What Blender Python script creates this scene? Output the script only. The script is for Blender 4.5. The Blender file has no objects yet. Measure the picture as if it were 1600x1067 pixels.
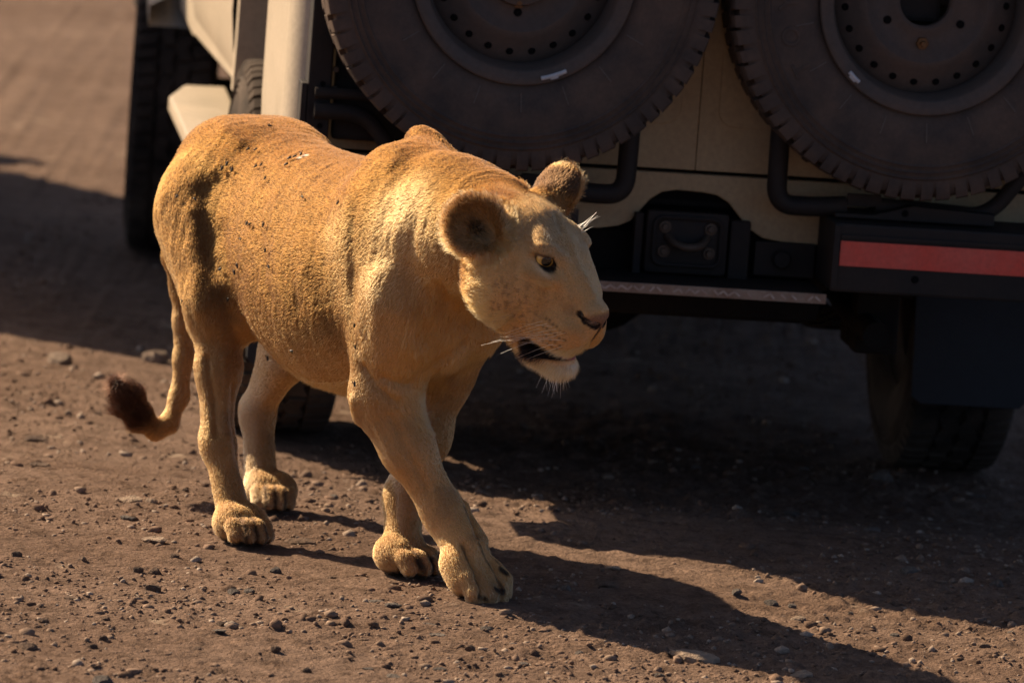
import bpy, bmesh, math, random, time
import numpy as np
from mathutils import Vector, Matrix
T0 = time.time()
random.seed(7); rng = np.random.default_rng(7)
scene = bpy.context.scene
COL = scene.collection
LRES = 0.004; NFUR = 550000

# ------------------------------------------------------------------ camera
CAM_H, PITCH, ROLL, FPX = 2.4566, 0.1361, 0.0756, 11786.8      # FPX for a 1600 px wide picture
cF = np.array([0, math.cos(PITCH), -math.sin(PITCH)]); _r0 = np.array([1., 0, 0]); _u0 = np.cross(_r0, cF)
cR = math.cos(ROLL) * _r0 + math.sin(ROLL) * _u0
cU = -math.sin(ROLL) * _r0 + math.cos(ROLL) * _u0
cC = np.array([0, 0, CAM_H])
def ray(u, v): return cF + cR * (u - 800) / FPX + cU * (533.5 - v) / FPX
def on_ground(u, v, z=0.0):
    d = ray(u, v); return cC + d * (z - cC[2]) / d[2]
def on_plane(u, v, p0, n):
    d = ray(u, v); return cC + d * (np.dot(np.asarray(p0) - cC, n) / np.dot(d, n))
def project(Q):
    d = np.asarray(Q, float) - cC; z = d @ cF
    return np.stack([800 + FPX * (d @ cR) / z, 533.5 - FPX * (d @ cU) / z], -1)
cam_data = bpy.data.cameras.new('camera'); cam = bpy.data.objects.new('camera', cam_data); COL.objects.link(cam)
cam.matrix_world = Matrix(((cR[0], cU[0], -cF[0], 0), (cR[1], cU[1], -cF[1], 0), (cR[2], cU[2], -cF[2], CAM_H), (0, 0, 0, 1)))
cam_data.sensor_width = 36.0; cam_data.lens = FPX / 1600 * 36.0
cam_data.clip_start = 0.5; cam_data.clip_end = 3000
cam_data.dof.use_dof = True; cam_data.dof.focus_distance = 14.42; cam_data.dof.aperture_fstop = 5.6
scene.camera = cam

# ------------------------------------------------------------------ sky, sun, exposure
SUN_EL = math.radians(36.0)
SUN_DIR = np.array([-0.809, 0.588])                             # horizontal direction towards the sun
SUN_DIR = SUN_DIR / np.linalg.norm(SUN_DIR)
world = bpy.data.worlds.new('World'); scene.world = world; world.use_nodes = True
nt = world.node_tree; bg = nt.nodes['Background']
sky = nt.nodes.new('ShaderNodeTexSky'); sky.sky_type = 'NISHITA'; sky.sun_disc = False
sky.sun_elevation = SUN_EL; sky.sun_rotation = math.atan2(SUN_DIR[0], SUN_DIR[1])
sky.altitude = 1800; sky.air_density = 0.5; sky.dust_density = 6.0; sky.ozone_density = 0.0
nt.links.new(sky.outputs[0], bg.inputs[0]); bg.inputs[1].default_value = 0.07
sun_data = bpy.data.lights.new('sun', 'SUN'); sun_data.energy = 5.0; sun_data.angle = math.radians(0.53)
sun_data.color = (1.0, 0.79, 0.55)
sun = bpy.data.objects.new('sun', sun_data); COL.objects.link(sun)
sdir = Vector((SUN_DIR[0] * math.cos(SUN_EL), SUN_DIR[1] * math.cos(SUN_EL), math.sin(SUN_EL)))
sun.rotation_euler = sdir.to_track_quat('Z', 'Y').to_euler(); sun.location = sdir * 30
vs = scene.view_settings; vs.view_transform = 'Standard'; vs.look = 'None'; vs.gamma = 1.0; vs.exposure = 1.0
vs.use_curve_mapping = False
scene.cycles.use_denoising = True
scene.cycles.max_bounces = 6; scene.cycles.transparent_max_bounces = 8
scene.cycles.sample_clamp_indirect = 6.0

# ------------------------------------------------------------------ helpers
def tag(o, label=None, cat=None, group=None, kind=None):
    if label: o['label'] = label
    if cat: o['category'] = cat
    if group: o['group'] = group
    if kind: o['kind'] = kind
    return o
def empty(name, loc=(0, 0, 0), rz=0.0, parent=None):
    o = bpy.data.objects.new(name, None); COL.objects.link(o); o.empty_display_size = 0.1
    o.location = loc; o.rotation_euler = (0, 0, rz); o.parent = parent
    return o
def add(name, me, mat=None, parent=None, smooth=False):
    o = bpy.data.objects.new(name, me); COL.objects.link(o); o.parent = parent
    if mat is not None and not me.materials: me.materials.append(mat)
    if smooth and len(me.polygons): me.polygons.foreach_set('use_smooth', np.ones(len(me.polygons), bool))
    return o
def mesh_np(name, V, F):
    """F: (n,3) or (n,4) int array, or list of such arrays"""
    me = bpy.data.meshes.new(name)
    Fs = F if isinstance(F, list) else [F]
    nl = sum(f.size for f in Fs); npoly = sum(len(f) for f in Fs)
    me.vertices.add(len(V)); me.vertices.foreach_set('co', np.asarray(V, np.float32).ravel())
    me.loops.add(nl); me.loops.foreach_set('vertex_index', np.concatenate([f.ravel() for f in Fs]).astype(np.int32))
    me.polygons.add(npoly)
    sizes = np.concatenate([np.full(len(f), f.shape[1]) for f in Fs])
    me.polygons.foreach_set('loop_start', np.concatenate([[0], np.cumsum(sizes)[:-1]]).astype(np.int32))
    me.update(calc_edges=True)
    return me
# ---- numpy value noise
def _hash(ix, iy, iz, seed):
    h = (ix.astype(np.int64) * 374761393 + iy.astype(np.int64) * 668265263 + iz.astype(np.int64) * 2147483647 + seed * 974711) & 0xffffffff
    h = ((h ^ (h >> 13)) * 1274126177) & 0xffffffff
    return ((h ^ (h >> 16)) & 0xffff) / 65535.0
def vnoise(P, seed=0):
    P = np.asarray(P, float)
    if P.shape[1] == 2: P = np.c_[P, np.zeros(len(P))]
    i = np.floor(P).astype(np.int64); f = P - i; f = f * f * (3 - 2 * f)
    r = 0
    for dx in (0, 1):
        wx = f[:, 0] if dx else 1 - f[:, 0]
        for dy in (0, 1):
            wy = f[:, 1] if dy else 1 - f[:, 1]
            for dz in (0, 1):
                wz = f[:, 2] if dz else 1 - f[:, 2]
                r = r + wx * wy * wz * _hash(i[:, 0] + dx, i[:, 1] + dy, i[:, 2] + dz, seed)
    return r
def fbm(P, octaves=4, seed=0, gain=0.5):
    r = 0; a = 1.0; tot = 0; P = np.asarray(P, float)
    for o in range(octaves):
        r = r + a * vnoise(P * (2.03 ** o) + 17.3 * o, seed + o); tot += a; a *= gain
    return r / tot
# ---- materials
def new_mat(name):
    m = bpy.data.materials.new(name); m.use_nodes = True
    n = m.node_tree; b = n.nodes['Principled BSDF']
    return m, n, b
def N(n, kind, **kw):
    x = n.nodes.new(kind)
    for k, v in kw.items():
        if hasattr(x, k): setattr(x, k, v)
    return x
def noise_node(n, scale, detail=5.0, rough=0.6, coord=None):
    t = N(n, 'ShaderNodeTexNoise'); t.inputs['Scale'].default_value = scale; t.inputs['Detail'].default_value = detail; t.inputs['Roughness'].default_value = rough
    if coord is not None: n.links.new(coord, t.inputs['Vector'])
    return t
def ramp(n, fac, stops):
    r = N(n, 'ShaderNodeValToRGB'); e = r.color_ramp.elements
    while len(e) > len(stops): e.remove(e[-1])
    while len(e) < len(stops): e.new(0.5)
    for x, (p, c) in zip(e, stops): x.position = p; x.color = (*c, 1) if len(c) == 3 else c
    n.links.new(fac, r.inputs[0]); return r
def mixc(n, fac, a, b, mode='MIX'):
    m = N(n, 'ShaderNodeMix'); m.data_type = 'RGBA'; m.blend_type = mode
    for s, v in ((m.inputs[0], fac), (m.inputs[6], a), (m.inputs[7], b)):
        if isinstance(v, (int, float)): s.default_value = v
        elif isinstance(v, tuple): s.default_value = (*v, 1)
        else: n.links.new(v, s)
    return m.outputs[2]
def bump(n, b, height, strength=0.3, dist=0.01):
    u = N(n, 'ShaderNodeBump'); u.inputs['Strength'].default_value = strength; u.inputs['Distance'].default_value = dist
    n.links.new(height, u.inputs['Height']); n.links.new(u.outputs[0], b.inputs['Normal']); return u
VS = 1.03                                                        # 7.50-16 tyres stand 0.82 m tall
VX0, VY0, VZ0, VPSI = .2237, 16.871, -.074, .1243               # the track dips a little where the vehicle stands
Vf = np.array([-math.sin(VPSI), math.cos(VPSI), 0]); Vl = np.array([-math.cos(VPSI), -math.sin(VPSI), 0])
def V2W(p): p = np.asarray(p, float) * VS; return np.array([VX0, VY0, VZ0]) + p[:, :1] * Vf + p[:, 1:2] * Vl + p[:, 2:] * np.array([0, 0, 1.])
# ================================================================== LIONESS
LO = np.array([-0.287, 14.66, 0.0]); LA = math.radians(60)
Ld = np.array([math.cos(LA), -math.sin(LA), 0]); Ll = np.array([math.sin(LA), math.cos(LA), 0]); Lz = np.array([0, 0, 1.])
LB = np.stack([Ld, Ll, Lz])                                     # world -> body rows
def w2l(Q): return (np.asarray(Q, float) - LO) @ LB.T
def l2w(q): return np.asarray(q, float) @ LB + LO
def LP(u, v, t=0.0): return w2l(on_plane(u, v, LO + Ll * t, Ll))   # pixel on the plane "t metres left of the spine"
def LY(u, v, y): return w2l(on_plane(u, v, (0, y, 0), (0, 1, 0)))
HO = w2l((-0.010, 14.22, 0.655))
_HW = np.array([[0.756, 0.632, 0.171], [-0.574, 0.765, -0.293], [-0.316, 0.123, 0.941]])
_q, _r = np.linalg.qr(_HW); _HW = _q * np.sign(np.diag(_r))
HM = LB @ _HW                                                   # head axes as columns in body space
def h2l(p): return np.asarray(p, float) @ HM.T + HO
def l2h(p): return (p - HO) @ HM

def sd_cap(P, a, b, r1, r2):
    pa = P - a; ba = b - a; h = np.clip(pa @ ba / (ba @ ba), 0, 1)
    return np.linalg.norm(pa - h[:, None] * ba, axis=1) - (r1 + (r2 - r1) * h)
def sd_ell(P, c, M, r):
    q = (P - c) @ M; k0 = np.linalg.norm(q / r, axis=1); k1 = np.linalg.norm(q / (r * r), axis=1)
    return np.where(k1 > 1e-9, k0 * (k0 - 1) / np.maximum(k1, 1e-9), -min(r))
def smin(a, b, k):
    h = np.maximum(k - np.abs(a - b), 0) / k
    return np.minimum(a, b) - h * h * k * 0.25
class Group:
    def __init__(s, far=0.2): s.items = []; s.far = far; s.mirror = []
    def cap(s, a, b, r1, r2, k=0.02):
        a = np.asarray(a, float); b = np.asarray(b, float); m = max(r1, r2)
        s.items.append(('u', k, np.minimum(a, b) - m, np.maximum(a, b) + m, lambda P: sd_cap(P, a, b, r1, r2))); return s
    def chain(s, pts, rad, k=0.02, sub=1):
        for i in range(len(pts) - 1): s.cap(pts[i], pts[i + 1], rad[i], rad[i + 1], k)
        return s
    def ell(s, c, r, M=None, k=0.02, op='u'):
        c = np.asarray(c, float); r = np.asarray(r, float); M = np.eye(3) if M is None else np.asarray(M, float); m = max(r)
        s.items.append((op, k, c - m, c + m, lambda P: sd_ell(P, c, M, r))); return s
    def cut(s, c, r, M=None, k=0.01): return s.ell(c, r, M, k, 's')
    def cutcap(s, a, b, r1, r2, k=0.006):
        s.cap(a, b, r1, r2, k); s.items[-1] = ('s',) + s.items[-1][1:]; return s
    def field(s, fn, lo, hi, k=0.02, op='u'):
        s.items.append((op, k, np.asarray(lo, float), np.asarray(hi, float), fn)); return s
    def ev(s, P, base=None):
        D = np.full(len(P), s.far) if base is None else base.copy()
        for op, k, lo, hi, fn in s.items:
            m = 0.03 + k
            sel = np.nonzero(((P > lo - m) & (P < hi + m)).all(1))[0]
            if not len(sel): continue
            v = fn(P[sel])
            D[sel] = smin(D[sel], v, k) if op == 'u' else -smin(-D[sel], v, k)
        return D
def rotm(fwd, up=(0, 0, 1)):
    f = np.asarray(fwd, float); f = f / np.linalg.norm(f); u = np.asarray(up, float); l = np.cross(u, f); l /= np.linalg.norm(l); u = np.cross(f, l)
    return np.stack([f, l, u], 1)                                # columns forward, left, up

def smooth_table(rows, n=400):
    rows = np.array(rows, float); x = rows[:, 0]; xs = np.linspace(x[0], x[-1], n); out = [xs]
    for c in range(1, rows.shape[1]):
        y = rows[:, c]; d = np.diff(y) / np.diff(x); m = np.zeros(len(x)); m[1:-1] = np.where(d[1:] * d[:-1] > 0, 2 * d[1:] * d[:-1] / (d[1:] + d[:-1] + 1e-12), 0); m[0] = d[0]; m[-1] = d[-1]
        i = np.clip(np.searchsorted(x, xs) - 1, 0, len(x) - 2); h = np.diff(x)[i]; t = (xs - x[i]) / h
        out.append((2*t**3-3*t**2+1)*y[i] + (t**3-2*t**2+t)*h*m[i] + (-2*t**3+3*t**2)*y[i+1] + (t**3-t**2)*h*m[i+1])
    return np.array(out)
TORSO = smooth_table([  # s, top, bottom, half width
    (-.690, .63, .59, .015), (-.672, .70, .53, .055), (-.63, .755, .475, .098), (-.56, .797, .45, .130), (-.47, .803, .43, .148), (-.36, .790, .405, .155),
    (-.26, .778, .365, .168), (-.15, .776, .332, .182), (-.03, .780, .322, .188), (.08, .788, .335, .180), (.18, .792, .365, .158), (.26, .785, .41, .132), (.33, .76, .48, .10), (.375, .70, .56, .05), (.39, .66, .60, .015)])
def f_torso(P):
    s = P[:, 0]; top = np.interp(s, TORSO[0], TORSO[1]); bot = np.interp(s, TORSO[0], TORSO[2]); w = np.interp(s, TORSO[0], TORSO[3])
    end = np.maximum(np.maximum(TORSO[0][0] - s, s - TORSO[0][-1]), 0)
    zc = bot + (top - bot) * 0.47; hu = top - zc; hd = zc - bot
    dz = P[:, 2] - zc; h = np.where(dz > 0, hu, hd)
    # upper half a little narrower towards the spine
    q0 = P[:, 1] / w; q1 = dz / h
    e = 2.15
    k0 = (np.abs(q0) ** e + np.abs(q1) ** e) ** (1 / e)
    k1 = np.sqrt((q0 / w) ** 2 + (q1 / h) ** 2)
    d = k0 * (k0 - 1) / np.maximum(k1, 1e-6)
    d = np.where(k0 < 0.3, -np.minimum(w, h) * 0.7, d)
    return np.maximum(d, -0.2) + end

torso = Group()
torso.field(f_torso, (-.72, -.21, .30), (.41, .21, .83), 0.001)
# haunches
for sg in (-1, 1):
    torso.ell((-.505, sg * .076, .63), (.160, .080, .155), rotm((1, 0, -.35)), k=.06)
    # scapulae and shoulder mass
    sx, sz = (-.075, .004) if sg > 0 else (0.0, -.045)
    torso.ell((.210 + sx, sg * .098, .655 + sz * .5), (.075, .048, .19), rotm((1, 0, .30), (-.28, -sg * .22, 1)), k=.05)
    torso.ell((.155 + sx, sg * .060, .805 + sz), (.060, .022, .052), rotm((1, 0, .1), (-.2, -sg * .35, 1)), k=.045)
    torso.ell((.305, sg * (.076 if sg > 0 else .092), .545), (.072, .054, .095), k=.05)
# neck
torso.chain([(.20, 0, .665), (.33, .006, .682), (.43, .012, .692), (.50, .016, .690)], [.162, .132, .105, .088], k=.05)
torso.chain([(.14, .0, .760), (.30, .010, .748), (.43, .016, .742)], [.06, .058, .055], k=.06)   # crest of the neck
torso.ell((.325, -.010, .54), (.056, .070, .12), k=.05)                                            # breast

def paw(g, c, fwd, width=.105, length=.11, hgt=.062, pitch=0.0, spread=1.0, side=1):
    """c: centre of the paw's sole on the ground, fwd: toe direction"""
    M = rotm((fwd[0], fwd[1], pitch)); c = np.asarray(c, float)
    tr = .0195 * (.55 + .45 * width / .105)
    def W(x, y, z): return c + M @ np.array([x, y, z])
    g.cap(W(-.035, -.012, hgt * .62), W(-.035, .012, hgt * .62), .034, .034, .03)
    g.cap(W(-.01, -.02, .036), W(-.01, .02, .036), .033, .033, .03)
    tips = []
    for i, (y, x) in enumerate(((-.039, -.006), (-.014, .010), (.014, .010), (.039, -.006))):
        y *= width / .105 * spread
        a = W(-.005 + x, y * .86, hgt * .66); m = W(.026 + x, y * 1.02, hgt * .60); b = W(.043 + x, y * 1.06, .021)
        g.cap(a, m, tr, tr * .93, .005); g.cap(m, b, tr * .93, tr * .88, .003)
        tips.append((W(.058 + x, y * 1.08, .026), M[:, 0]))
    return tips
CLAWS = []
# right fore leg (reaching forward and inward)
fr = Group()
elb = np.array([.250, -.084, .362]); wri = LP(693, 800, .012); RFc = LP(748, 905, .045)
fr.chain([(.305, -.092, .56), elb], [.072, .057], k=.05)
fr.ell(elb + (-.005, -.004, .045), (.058, .05, .085), k=.05)
fr.cap(elb + (-.022, 0, -.012), elb + (-.01, .0, -.04), .042, .036, .03)
mid = elb * .55 + wri * .45 + np.array([-.004, -.008, 0])
fr.chain([elb, mid, wri], [.055, .0455, .0365], k=.04)
fr.cap(wri, wri * .35 + RFc * .65 + np.array([-.005, 0, .01]), .0375, .043, .03)
RFf = (RFc - wri); RFf = RFf / np.linalg.norm(RFf)
# left fore leg (under the body, weight on it)
fl = Group()
elL = np.array([.155, .086, .385]); wrL = LP(632, 775, .035); LFc = np.array([.205, .018, 0.0])
fl.chain([(.27, .094, .56), elL], [.070, .057], k=.05)
fl.ell(elL + (0, .0, .05), (.056, .05, .085), k=.05)
fl.chain([elL, elL * .5 + wrL * .5 + np.array([.012, 0, 0]), wrL], [.053, .043, .036], k=.04)
fl.cap(wrL, LFc + (-.03, 0, .05), .036, .036, .03)
fl.cap(wrL + (-.02, 0, -.01), wrL + (-.028, 0, -.035), .025, .02, .02)
# right hind leg
hr = Group()
stR = np.array([-.345, -.138, .455]); hkR = LP(340, 690, -.162); RHc = np.array([-.155, -.157, 0.])
hr.chain([(-.49, -.098, .62), stR], [.115, .078], k=.06)
hr.chain([(-.56, -.085, .58), (-.450, -.112, .40)], [.086, .042], k=.06)
hr.chain([stR, stR * .5 + hkR * .5 + np.array([-.010, 0, .0]), hkR], [.066, .038, .027], k=.04)
hr.cap((-.450, -.112, .40), hkR + (-.012, 0, .03), .037, .015, .03)
hr.cap(hkR + (-.02, 0, .004), hkR + (.0, 0, -.01), .021, .028, .02)
hr.chain([hkR, RHc + (-.05, 0, .055)], [.029, .032], k=.03)
# left hind leg
hl = Group()
stL = np.array([-.455, .138, .43]); hkL = np.array([-.625, .105, .185]); LHc = np.array([-.515, .092, 0.])
hl.chain([(-.49, .098, .62), stL], [.115, .075], k=.06)
hl.chain([(-.56, .085, .58), (-.545, .11, .40)], [.088, .050], k=.06)
hl.chain([stL, stL * .5 + hkL * .5, hkL], [.064, .038, .027], k=.04)
hl.cap((-.540, .11, .40), hkL + (-.012, 0, .03), .037, .015, .03)
hl.cap(hkL + (-.02, 0, .004), hkL + (.0, 0, -.01), .021, .028, .02)
hl.chain([hkL, LHc + (-.05, 0, .055)], [.030, .033], k=.03)
# paws are grown as their own groups so the toes stay apart
pw = {}
for nm, c, f, wd in (('LF', LFc, (.93, .36), .100), ('RH', RHc, (.95, -.05), .086), ('LH', LHc, (1, -.35), .078)):
    g = Group(); CLAWS += paw(g, c, f, width=wd); pw[nm] = g
g = Group()
def paw_hang(g, wrist, c, toe_dir, lat):
    """paw hanging from the wrist with the toes reaching for the ground"""
    f = np.asarray(toe_dir, float); f /= np.linalg.norm(f); l = np.asarray(lat, float); l -= f * (l @ f); l /= np.linalg.norm(l); u = np.cross(f, l)
    M = np.stack([f, l, u], 1)
    def W(x, y, z): return c + M @ np.array([x, y, z])
    g.cap(W(-.05, -.014, 0), W(-.05, .014, 0), .036, .036, .03)
    g.cap(W(-.01, -.024, -.004), W(-.01, .024, -.004), .034, .034, .03)
    tips = []
    for y, x in ((-.039, -.006), (-.014, .010), (.014, .010), (.039, -.006)):
        a = W(.0 + x, y * .9, .010); m = W(.030 + x, y * 1.05, .008); b = W(.046 + x, y * 1.08, -.012)
        g.cap(a, m, .021, .019, .006); g.cap(m, b, .019, .0175, .004)
        tips.append((W(.060 + x, y * 1.1, -.010), M @ np.array([.8, 0, -.5])))
    return tips
CLAWS += paw_hang(g, wri, RFc, (RFf[0] * .9 + .25, RFf[1] + .25, RFf[2]), (-.35, 1, .2)); pw['RF'] = g
# tail
TAILP = [np.array([-.66, 0, .70]), np.array([-.725, .0, .66])]
for u, v, y in ((276, 400, 15.33), (284, 450, 15.34), (287, 500, 15.34), (287, 560, 15.33), (280, 620, 15.32), (264, 662, 15.30), (243, 673, 15.28), (224, 657, 15.26)): TAILP.append(LY(u, v, y))
TAILR = [.045, .034, .026, .0215, .0195, .0185, .0175, .017, .017, .020]
tail = Group().chain(TAILP, TAILR, k=.02)
TUFT = [LY(222, 655, 15.26), LY(203, 630, 15.25), LY(190, 612, 15.24)]
tail.chain(TUFT, [.021, .026, .014], k=.02)

# ---- head (head space: x forward, y left, z up)
head = Group()
def hc(a, b, r1, r2, k=.02): head.cap(h2l(a), h2l(b), r1, r2, k)
def he(c, r, fwd=(1, 0, 0), up=(0, 0, 1), k=.02, op='u'): head.ell(h2l(c), r, HM @ rotm(fwd, up), k, op)
he((-.01, 0, .042), (.118, .090, .088), k=.04)                    # cranium
he((.045, 0, .073), (.083, .068, .060), (1, 0, -.33), k=.035)      # forehead
he((-.03, 0, .094), (.085, .052, .038), (1, 0, .0), k=.04)        # crest
hc((.100, 0, .078), (.150, 0, .038), .033, .030, .03)              # nose bridge
hc((.150, 0, .036), (.208, 0, .000), .029, .025, .025)
hc((.09, 0, .022), (.178, 0, -.030), .056, .046, .04)               # muzzle block
for sg in (-1, 1):
    he((.050, sg * .070, .005), (.080, .040, .060), (1, -sg * .28, -.1), k=.045)     # cheek bones
    he((.018, sg * .074, -.028), (.062, .034, .056), (1, 0, -.2), k=.04)              # jaw muscle
    he((.176, sg * .029, -.042), (.047, .031, .037), (1, -sg * .1, -.25), k=.02)     # whisker pad
    he((.150, sg * .043, -.060), (.055, .025, .034), (1, -sg * .22, -.25), k=.025)   # lip towards the corner
    he((.093, sg * .050, .101), (.034, .020, .013), (1, sg * .45, -.55), k=.016)     # brow
    he((.118, sg * .058, .050), (.034, .016, .014), (1, -sg * .30, -.15), k=.016)    # under the eye
    hc((.128, sg * .030, .078), (.175, sg * .030, .025), .014, .014, .02)             # side of the bridge
# nose leather
he((.213, 0, .002), (.019, .030, .021), (1, 0, -.5), k=.012)
for sg in (-1, 1):
    head.cutcap(h2l((.234, sg * .012, -.010)), h2l((.216, sg * .027, -.003)), .0060, .0050, .004)
    head.cutcap(h2l((.216, sg * .027, -.003)), h2l((.202, sg * .034, .006)), .0050, .0028, .004)
head.cutcap(h2l((.236, 0, -.020)), h2l((.222, 0, -.064)), .0032, .0035, .005)         # philtrum
# lower jaw, dropped open
for sg in (-1, 1):
    hc((.03, sg * .052, -.062), (.130, sg * .034, -.120), .030, .022, .025)
hc((.06, 0, -.075), (.155, 0, -.124), .034, .029, .025)
he((.160, 0, -.127), (.032, .032, .026), k=.02)
# mouth: cut between lips and jaw
def f_mouth(P):
    q = l2h(P); x = q[:, 0]
    zc = -.093 - .012 * np.clip((.20 - x) / .10, 0, 1) ; hh = .0040 + .0110 * np.clip((.20 - x) / .08, 0, 1)
    hh = hh * np.sqrt(np.clip((x - .104) / .022, 0, 1))
    return np.maximum(np.maximum(np.abs(q[:, 2] - zc) - hh, .104 - x), np.abs(q[:, 1]) - .08)
head.field(f_mouth, h2l((.16, 0, -.09)) - .13, h2l((.16, 0, -.09)) + .13, .005, 's')
EYES = [np.array([.1035, sg * .0500, .0765]) for sg in (-1, 1)]
EYER = .0185
EYEF = [np.array([.80, sg * .60, .05]) for sg in (-1, 1)]                             # gaze
for e, sg in zip(EYES, (-1, 1)):
    M = rotm((.80, sg * .60, 0), (.25, -sg * .30, .9))                               # almond opening, tilted down to the nose
    head.ell(h2l(e + M[:, 0] * .018), (.022, .0182, .0092), HM @ M, .004, 's')
# ears
ears = Group()
EARF = []
for sg, base, tip, face, rr in ((-1, (.020, -.086, .066), (-.066, -.138, .116), (.50, -.78, .36), 1.06), (1, (-.006, .085, .092), (-.030, .130, .160), (.10, .98, -.18), .92)):
    base = np.array(base); tip = np.array(tip); ax = tip - base; ln = np.linalg.norm(ax); ax /= ln
    f = np.array(face, float); f -= ax * (f @ ax); f /= np.linalg.norm(f); s_ = np.cross(ax, f)
    M = HM @ np.stack([f, s_, ax], 1)                             # columns: face, side, axis
    c = base * .45 + tip * .55
    ears.ell(h2l(c - f * .006), np.array((.030, .058, .060)) * rr, M, .012)
    ears.cap(h2l(base - ax * .03 - f * .02), h2l(base + ax * .012 - f * .018), .040, .036, .025)
    EARF.append((c, f, s_, ax, rr))
def cut_ears(P, D):
    for (c, f, s_, ax, rr), sg in zip(EARF, (-1, 1)):
        M = HM @ np.stack([f, s_, ax], 1)
        g = Group(); g.ell(h2l(c + f * .024 * rr), np.array((.036, .049, .050)) * rr, M, .006, 's')
        g.cutcap(h2l(c + f * .02 - ax * .055 * rr), h2l(c - f * .006 - ax * .02), .010, .020, .01)
        D = g.ev(P, D)
    return D
GROUPS = dict(torso=torso, head=head, ears=ears, fr=fr, fl=fl, hr=hr, hl=hl, tail=tail)
def body_sdf(P):
    T = torso.ev(P); Hd = head.ev(P); E = ears.ev(P)
    B = smin(T, Hd, .018); B = cut_ears(P, smin(B, E, .014))
    # re-cut inner ear bowls
    out = None
    for leg, p in ((fr, 'RF'), (fl, 'LF'), (hr, 'RH'), (hl, 'LH')):
        L_ = leg.ev(P); Q = pw[p].ev(P); L_ = smin(L_, Q, .012)
        D = smin(T, L_, .05)
        out = D if out is None else smin(out, D, .004)
    out = smin(out, B, .004)
    out = smin(out, smin(T, tail.ev(P), .03), .004)
    return out
def surface_nets(sdf, lo, hi, h):
    lo = np.asarray(lo, float); n = np.ceil((np.asarray(hi) - lo) / h).astype(int) + 1; n = (n + 3) // 4 * 4 + 1
    nc = (n - 1) // 4 + 1
    cx = [lo[i] + np.arange(nc[i]) * 4 * h for i in range(3)]
    Pc = np.stack(np.meshgrid(*cx, indexing='ij'), -1).reshape(-1, 3)
    Dc = sdf(Pc).reshape(nc)
    near = np.abs(Dc) < 4 * h * 2.2
    blk = np.zeros(nc - 1, bool)
    for a in (0, 1):
        for b in (0, 1):
            for c in (0, 1): blk |= near[a:nc[0] - 1 + a, b:nc[1] - 1 + b, c:nc[2] - 1 + c]
    G = np.repeat(np.repeat(np.repeat(np.where(Dc > 0, 1, -1).astype(np.float32), 4, 0), 4, 1), 4, 2)[:n[0], :n[1], :n[2]].copy()
    mask = np.zeros(n, bool); bi = np.argwhere(blk) * 4
    off = np.stack(np.meshgrid(*[np.arange(5)] * 3, indexing='ij'), -1).reshape(-1, 3)
    for o in off: mask[bi[:, 0] + o[0], bi[:, 1] + o[1], bi[:, 2] + o[2]] = True
    idx = np.argwhere(mask); vals = np.empty(len(idx), np.float32)
    for i in range(0, len(idx), 1500000): vals[i:i + 1500000] = sdf(lo + idx[i:i + 1500000] * h)
    G[mask] = vals
    S = G < 0
    m = n - 1; cnt = np.zeros(m, np.int8)
    for a in (0, 1):
        for b in (0, 1):
            for c in (0, 1): cnt += S[a:m[0] + a, b:m[1] + b, c:m[2] + c]
    act = np.argwhere((cnt > 0) & (cnt < 8)); vid = np.full(m, -1, np.int32); vid[tuple(act.T)] = np.arange(len(act))
    acc = np.zeros((len(act), 3)); num = np.zeros(len(act))
    cor = [(a, b, c) for a in (0, 1) for b in (0, 1) for c in (0, 1)]
    for i in range(8):
        for j in range(i + 1, 8):
            if sum(abs(x - y) for x, y in zip(cor[i], cor[j])) != 1: continue
            g0 = G[tuple((act + cor[i]).T)]; g1 = G[tuple((act + cor[j]).T)]; x = (g0 < 0) != (g1 < 0)
            t = np.where(x, g0 / np.where(x, g0 - g1, 1), 0)
            p = np.array(cor[i]) + t[:, None] * (np.array(cor[j]) - np.array(cor[i]))
            acc += p * x[:, None]; num += x
    V = lo + (act + acc / num[:, None]) * h
    Q = []
    for ax in range(3):
        b, c = [(1, 2), (2, 0), (0, 1)][ax]
        sl0 = [slice(None)] * 3; sl1 = [slice(None)] * 3; sl0[ax] = slice(0, -1); sl1[ax] = slice(1, None)
        A = S[tuple(sl0)]; B_ = S[tuple(sl1)]; e = np.argwhere(A != B_)
        e = e[(e[:, b] > 0) & (e[:, c] > 0) & (e[:, b] < m[b]) & (e[:, c] < m[c]) & (e[:, ax] < m[ax])]
        flip = A[tuple(e.T)]
        def at(db, dc): q = e.copy(); q[:, b] -= db; q[:, c] -= dc; return vid[tuple(q.T)]
        q = np.stack([at(1, 1), at(0, 1), at(0, 0), at(1, 0)], 1); q[~flip] = q[~flip][:, ::-1]; Q.append(q)
    Q = np.concatenate(Q); Q = Q[(Q >= 0).all(1)]
    return V, Q
def lap_smooth(V, Q, it, lam=.5):
    E = np.concatenate([Q[:, [0, 1]], Q[:, [1, 2]], Q[:, [2, 3]], Q[:, [3, 0]]]); E = np.concatenate([E, E[:, ::-1]])
    n = len(V); deg = np.bincount(E[:, 0], minlength=n).astype(float)
    for _ in range(it):
        A = np.stack([np.bincount(E[:, 0], V[E[:, 1], i], n) for i in range(3)], 1) / np.maximum(deg, 1)[:, None]
        V = V + lam * (A - V)
    return V
def vert_normals(V, Q):
    n = np.cross(V[Q[:, 2]] - V[Q[:, 0]], V[Q[:, 3]] - V[Q[:, 1]]); R = np.zeros_like(V)
    for i in range(4):
        for c in range(3): R[:, c] += np.bincount(Q[:, i], n[:, c], len(V))
    return R / np.maximum(np.linalg.norm(R, axis=1), 1e-12)[:, None]
LV, LQ = surface_nets(body_sdf, (-1.02, -.42, -.012), (.80, .34, .93), LRES)
LV = lap_smooth(LV, LQ, 2)
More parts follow.
